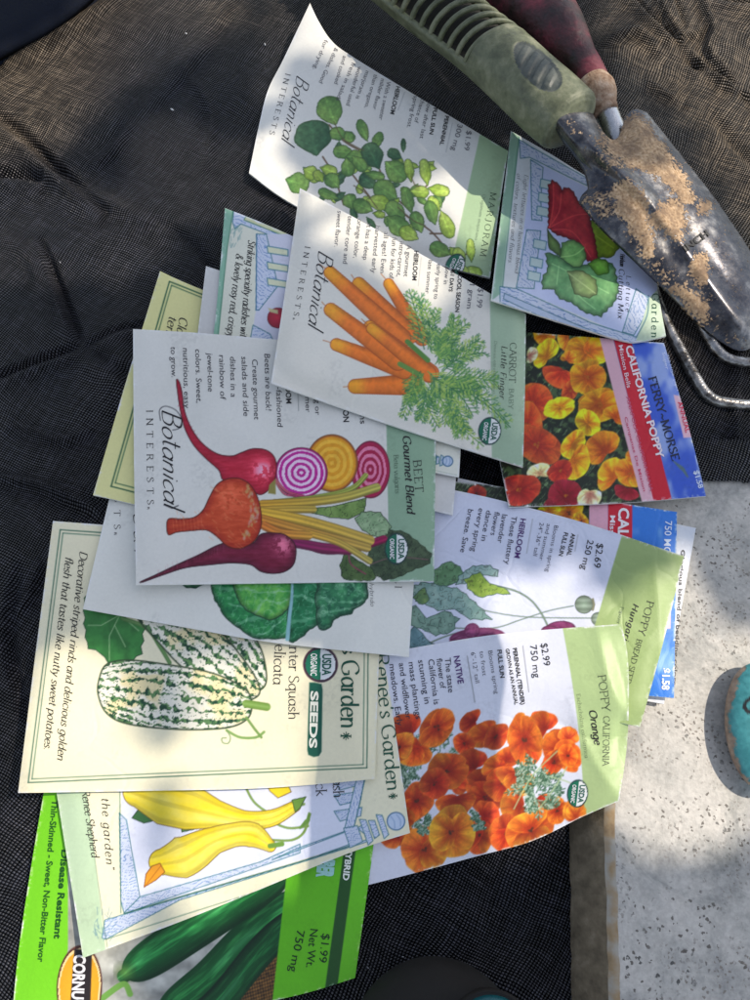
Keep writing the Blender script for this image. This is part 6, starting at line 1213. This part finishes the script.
# ------------------------------------------------------------------ painted stone
def m_painted():
    m, nt, b = newmat('turquoise_painted_stone'); co = coords(nt)
    n = N(nt, 'ShaderNodeTexNoise', Scale=95., Detail=8., Roughness=.7); nt.links.new(co, n.inputs[0])
    att = N(nt, 'ShaderNodeVertexColor', layer_name='Col'); sc = N(nt, 'ShaderNodeSeparateColor'); nt.links.new(att.outputs[0], sc.inputs[0])
    n2 = N(nt, 'ShaderNodeTexNoise', Scale=380., Detail=4.); nt.links.new(co, n2.inputs[0])
    paint = ramp(nt, n2.outputs[0], [(.3, (.03, .20, .22)), (.7, (.07, .33, .35))]); rock = ramp(nt, n2.outputs[0], [(.3, (.16, .10, .07)), (.7, (.36, .27, .2))])
    d = math_(nt, 'ADD', sc.outputs[0], math_(nt, 'MULTIPLY', math_(nt, 'SUBTRACT', n.outputs[0], .5), 1.4)); mk = ramp(nt, d, [(.42, (0, 0, 0)), (.52, (1, 1, 1))])
    c = mix(nt, mk, paint, rock); c = mix(nt, sc.outputs[1], c, (.012, .012, .015)); nt.links.new(c, b.inputs['Base Color']); b.inputs['Roughness'].default_value = .5; bump(nt, b, math_(nt, 'ADD', n.outputs[0], math_(nt, 'MULTIPLY', mk, -.4)), .5, .0012); return m
def pebble():
    c = W([(768, 727)], SLAB+.0055)[0]; ps = pxsize((768, 727), SLAB+.01); nu, nv = 150, 90
    th = np.linspace(0, 2*np.pi, nu, endpoint=False); ph = np.linspace(-np.pi/2, np.pi/2, nv); PH, TH = np.meshgrid(ph, th, indexing='ij')
    wob = 1+.05*np.sin(2*TH+.6)+.03*np.sin(3*TH+2); x = np.cos(PH)**.85*np.cos(TH)*wob*43*ps; y = np.cos(PH)**.85*np.sin(TH)*wob*66*ps; z = np.sin(PH)*.0065
    rings = np.stack([c[0]+x, c[1]+y, c[2]+z], -1); V = rings.reshape(-1, 3); P = to_px(V)
    worn = .66*sst(764, 732, P[:, 0])*sst(.0255, .018, V[:, 2])+.08
    d, _, _ = dist_poly(P, np.array([(760, 690), (752, 697), (746, 702), (744, 707), (748, 712), (756, 713)], float), False); d2, _, _ = dist_poly(P, np.array([(758, 702), (752, 706), (751, 709)], float), False)
    ink = np.where(V[:, 2] > c[2], sst(2.4, 1.4, np.minimum(d, d2+.5)), 0); cc = np.stack([worn, ink, 0*ink], 1)
    o = loft('painted_stone', rings, m_painted(), None, True, cc); return tag(o, 'smooth turquoise painted stone with a worn brown side, resting on the pale speckled paving', 'stone')
pebble()
# ------------------------------------------------------------------ black cup with teal rim at the bottom edge
BLK = m_simple('matte_black', [(.3, (.010, .0095, .009)), (.7, (.018, .017, .016))], 120., .75, bstr=.2, spec=.25)
TEAL = m_simple('teal_glaze', [(.3, (.006, .07, .08)), (.7, (.012, .13, .14))], 60., .25)
cup = bpy.data.objects.new('domed_jar', None); COL.objects.link(cup); tag(cup, 'matt black rounded jar with a teal topped lid at the bottom edge', 'jar')
def lathe(name, prof, c, mat, parent, m=96, tilt=(0, 0)):
    a = np.linspace(0, 2*np.pi, m, endpoint=False); rings = [np.stack([c[0]+r*np.cos(a)+tilt[0]*z, c[1]+r*np.sin(a)+tilt[1]*z, c[2]+z+0*a], 1) for r, z in prof]; return loft(name, rings, mat, parent)
jc = W([(434, 1052)], .004)[0]; jr = 88*pxsize((434, 1000), .01)
lathe('body', [(jr*.86, -.004), (jr*.97, .002), (jr, .007), (jr*.985, .011), (jr*.93, .016), (jr*.82, .0205), (jr*.66, .0235), (jr*.5, .025)], jc, BLK, cup)
lc = W([(492, 1042)], .030)[0]; lr = 46*pxsize((492, 1020), .03)
lathe('lid', [(lr*.9, -.008), (lr*.96, -.003), (lr, .0), (lr, .0012), (lr*.95, .0018), (lr*.90, .0012)], lc, BLK, cup)
lathe('lid_inlay', [(lr*.90, .0004), (lr*.899, .0012), (lr*.5, .0016), (lr*.1, .0018)], lc, TEAL, cup)
# ------------------------------------------------------------------ dark blue cloth corner
NAVY = m_simple('dark_navy_cloth', [(.3, (.004, .006, .012)), (.7, (.009, .012, .022))], 500., .9, bstr=.5, spec=.15)
def navy():
    nu, nv = 60, 60; t = cat([(-200, -120), (-60, -110), (60, -60), (130, -70)], 6); 
    pts_edge = resample(cat([(140, -60), (105, -12), (82, 12), (48, 36), (18, 52), (-12, 68), (-60, 100), (-200, 160)], 8), nu); far = resample(np.array([(60, -330), (-420, -60)], float), nu)
    v = np.linspace(0, 1, nv)[None, :, None]; P = pts_edge[:, None]*(1-v)+far[:, None]*v; z = .010*np.sqrt(np.clip(np.minimum(v[..., 0]*9, 1)*(2-np.minimum(v[..., 0]*9, 1)), 0, 1))+.002+0*P[..., 0]+.003*(fbm(P.reshape(-1, 2), 90, 4).reshape(nu, nv)-.5)
    V = W(P.reshape(-1, 2), z.ravel()); f = grid_faces(nu, nv); n = len(V); 
    low = V.copy(); low[:, 2] = -.004; V = np.concatenate([V, low]); i = np.arange(nu-1)*nv; f = np.concatenate([f, np.stack([i, i+nv, i+nv+n, i+n], 1)])
    return tag(link('folded_cloth', mesh_np('folded_cloth', V, f), None, [NAVY]), 'smooth dark navy cloth edge in the upper left corner, on the woven black cloth', 'cloth')
navy()
# lint specks
LINT = m_simple('white_lint', [(.3, (.6, .6, .62)), (.7, (.8, .8, .8))], 300., .8)
for k, (x, y, l, a) in enumerate(((172, 109, 4, .4), (265, 44, 3, 1.1), (186, 33, 2, .2), (403, 957, 2, .1), (368, 968, 2, .8), (60, 262, 2, .7))):
    d = np.array([math.cos(a), math.sin(a)])*l/2; nn = np.array([-d[1], d[0]])*.35
    X = cast(np.array([(x, y)-d, (x, y)-nn, (x, y)+d, (x, y)+nn]), FAB, .0006); V = np.r_[X, X-np.array([0, 0, .0005])]
    o = link('lint_speck', mesh_np('lint_speck', V, [(0, 1, 2, 3), (0, 4, 5, 1), (1, 5, 6, 2), (2, 6, 7, 3), (3, 7, 4, 0)]), None, [LINT], False)
    tag(o, ('bright white lint fleck on the woven cloth left of the marjoram packet', 'pale lint fleck on the cloth just left of the marjoram packet corner', 'tiny pale lint fleck near the top edge of the cloth', 'tiny pale lint fleck on the crown of the black jar', 'tiny pale lint fleck between the cucumber packet and the black jar', 'tiny pale lint fleck by the fold on the left of the cloth')[k], 'lint', 'lint flecks on the cloth')
# ================================================================== light
AZ, EL = R(14), R(50)          # sun from the right, a little from above
SD = np.array([math.cos(EL)*math.cos(AZ), math.cos(EL)*math.sin(AZ), math.sin(EL)])
w = bpy.data.worlds.new('World'); scene.world = w; w.use_nodes = True; nt = w.node_tree
bg = nt.nodes['Background']; sky = nt.nodes.new('ShaderNodeTexSky'); sky.sky_type = 'NISHITA'; sky.sun_disc = False
sky.sun_elevation = EL; sky.sun_rotation = R(90)-AZ; sky.dust_density = 1.; sky.ozone_density = 1.
hs = nt.nodes.new('ShaderNodeHueSaturation'); hs.inputs['Saturation'].default_value = .58; nt.links.new(sky.outputs[0], hs.inputs['Color']); nt.links.new(hs.outputs[0], bg.inputs[0]); bg.inputs[1].default_value = .15
ld = bpy.data.lights.new('sun', 'SUN'); ld.energy = 3.2; ld.angle = R(.53); ld.color = (1, .90, .76); lo = bpy.data.objects.new('sun', ld); COL.objects.link(lo)
lo.rotation_euler = Vector(SD).to_track_quat('Z', 'Y').to_euler()
# added leafy branch, out of view, leaves left out where sun should fall
LIT = [  # sunlit patches on the heap, photo px
 [(60, 25), (100, -20), (250, -20), (215, 30), (150, 60), (105, 100), (60, 140), (-30, 165), (-30, 80)],
 [(-30, 185), (30, 160), (90, 165), (165, 215), (150, 265), (60, 268), (-30, 262)],
 [(135, 128), (180, 100), (262, 160), (250, 215), (190, 205), (150, 170)],
 [(285, -20), (330, -20), (352, 60), (335, 60), (300, 45), (275, 90), (262, 85)], [(262, 130), (280, 130), (292, 190), (262, 185), (245, 165)],
 [(425, 175), (450, 160), (498, 178), (496, 240), (470, 245), (440, 220)],
 [(600, -30), (800, -30), (800, 330), (770, 330), (740, 260), (700, 180), (650, 100), (600, 60)],
 [(290, 195), (330, 200), (400, 250), (430, 290), (400, 330), (370, 300), (330, 260), (300, 250)],
 [(455, 602), (500, 588), (545, 588), (548, 598), (515, 628), (462, 640)],
 [(466, 640), (620, 600), (650, 560), (690, 600), (690, 660), (725, 640), (722, 700), (700, 700), (706, 760), (745, 800), (735, 825), (715, 830), (695, 810), (690, 855), (660, 845), (625, 850), (617, 840), (640, 800), (560, 840), (492, 862), (478, 740)],
 [(30, 665), (115, 668), (130, 700), (134, 800), (134, 960), (70, 960), (20, 800), (0, 1010), (0, 880)], [(195, 665), (250, 672), (292, 690), (300, 780), (305, 880), (250, 900), (190, 930), (183, 780)],
 [(20, 790), (134, 960), (100, 1020), (-30, 1020)], [(500, 135), (515, 135), (520, 170), (508, 210), (500, 200)], [(735, 640), (790, 640), (790, 760), (745, 770), (735, 700)],
]
def gobo():
    rs = np.random.RandomState(5); polys = [cat(W(np.array(q, float), .008)[:, :2], 4, True) for q in LIT]
    for z_, q in ((.038, [(612, 138), (620, 132), (626, 105), (650, 100), (735, 215), (752, 262), (725, 270), (706, 300), (688, 300), (655, 262), (640, 235), (632, 205), (628, 185), (628, 170), (612, 150)]), (.046, [(470, -40), (505, -40), (560, 45), (600, 92), (598, 122), (582, 118), (540, 72), (500, 32)]), (.036, [(540, -30), (580, 10), (615, 80), (615, 115), (600, 100), (560, 30)]), (.018, [(660, 300), (680, 305), (712, 380), (760, 392), (760, 410), (700, 402), (670, 350)])):
        w3 = W(np.array(q, float), z_); w3 = w3-SD*((w3[:, 2:3]-.008)/SD[2]); polys.append(cat(w3[:, :2], 4, True))
    Vs, Fs, nv = [], [], 0
    for layer in range(2):
        G = rs.uniform([-.24, -.25], [.24, .32], (5200, 2))
        keep = np.ones(len(G), bool)
        rr = rs.uniform(.006, .011, len(G))
        for q in polys:
            ins = inside(G, q); d, _, _ = dist_poly(G, q); keep &= ~(ins | (d < rr*.75))
        keep |= inside(G, W(np.array([(512, 140), (560, 160), (592, 185), (585, 225), (520, 225)], float), .008)[:, :2])
        for (x, y), r in zip(G[keep], rr[keep]):
            hgt = rs.uniform(.80, 1.15); c = np.array([x, y, .008])+SD*hgt/SD[2]
            a = rs.rand()*6.28; u = np.array([math.cos(a), math.sin(a), rs.uniform(-.3, .3)]); n = SD+rs.uniform(-.35, .35, 3); u -= n*(u@n)/(n@n); u /= np.linalg.norm(u); v = np.cross(n, u); v /= np.linalg.norm(v)
            l = r*1.15; b = r*.72; pts = [c-u*l, c-u*l*.4+v*b, c+u*l*.35+v*b*.8, c+u*l*1.1, c+u*l*.35-v*b*.8, c-u*l*.4-v*b]
            Vs += [tuple(q) for q in pts]; Fs += [(nv, nv+1, nv+2, nv+3), (nv, nv+3, nv+4, nv+5)]; nv += 6
    m, nt_, b_ = newmat('tree_leaf'); nn = N(nt_, 'ShaderNodeTexNoise', Scale=30.); nt_.links.new(ramp(nt_, nn.outputs[0], [(.3, (.03, .07, .02)), (.7, (.07, .12, .03))]), b_.inputs['Base Color'])
    root = bpy.data.objects.new('leafy_branch', None); COL.objects.link(root); tag(root, 'unseen leafy tree branch above right of the heap, shaped to dapple the light', 'branch')
    link('foliage', mesh_np('foliage', Vs, Fs), root, [m], False)
    C = [np.array([x, y, .008])+SD*(1.0/SD[2]) for x, y in ((.3, .4), (.2, .25), (.02, .12), (-.12, -.02), (-.22, -.2))]
    C = cat(np.array(C), 8); T, U, S = axis_frame(C); a = np.linspace(0, 2*np.pi, 10, endpoint=False); r = np.linspace(.006, .0015, len(C))
    C = C+np.array([0, 0, .12]); loft('twig', C[:, None]+r[:, None, None]*(np.cos(a)[None, :, None]*S[:, None]+np.sin(a)[None, :, None]*U[:, None]), REDW, root)
    # added slat, out of view, placed only to cast hard edged shade
    A = W(np.array([(301, 640), (474, 640), (492, 900), (303, 900), (303, 1060), (500, 1060)], float), .008); z = .155
    q = [A[0], A[1], A[5], A[4]]; V = []
    for dz in (0, .012):
        for k in q: V.append(tuple(k+SD*((z+dz)/SD[2])))
    V = [tuple(np.array(v)) for v in V]; f = [(0, 1, 2, 3), (4, 5, 6, 7), (0, 1, 5, 4), (1, 2, 6, 5), (2, 3, 7, 6), (3, 0, 4, 7)]
    o = link('wooden_slat', mesh_np('wooden_slat', V, f), None, [m_simple('weathered_wood', [(.3, (.12, .08, .05)), (.7, (.25, .18, .12))], 40., .8)], False); tag(o, 'added unseen slat right of the heap, placed to cast straight edged shade', 'slat')
gobo()
scene.view_settings.view_transform = 'Standard'; scene.view_settings.look = 'None'; scene.view_settings.gamma = 1; scene.view_settings.exposure = .36
scene.cycles.max_bounces = 6; scene.cycles.use_denoising = True
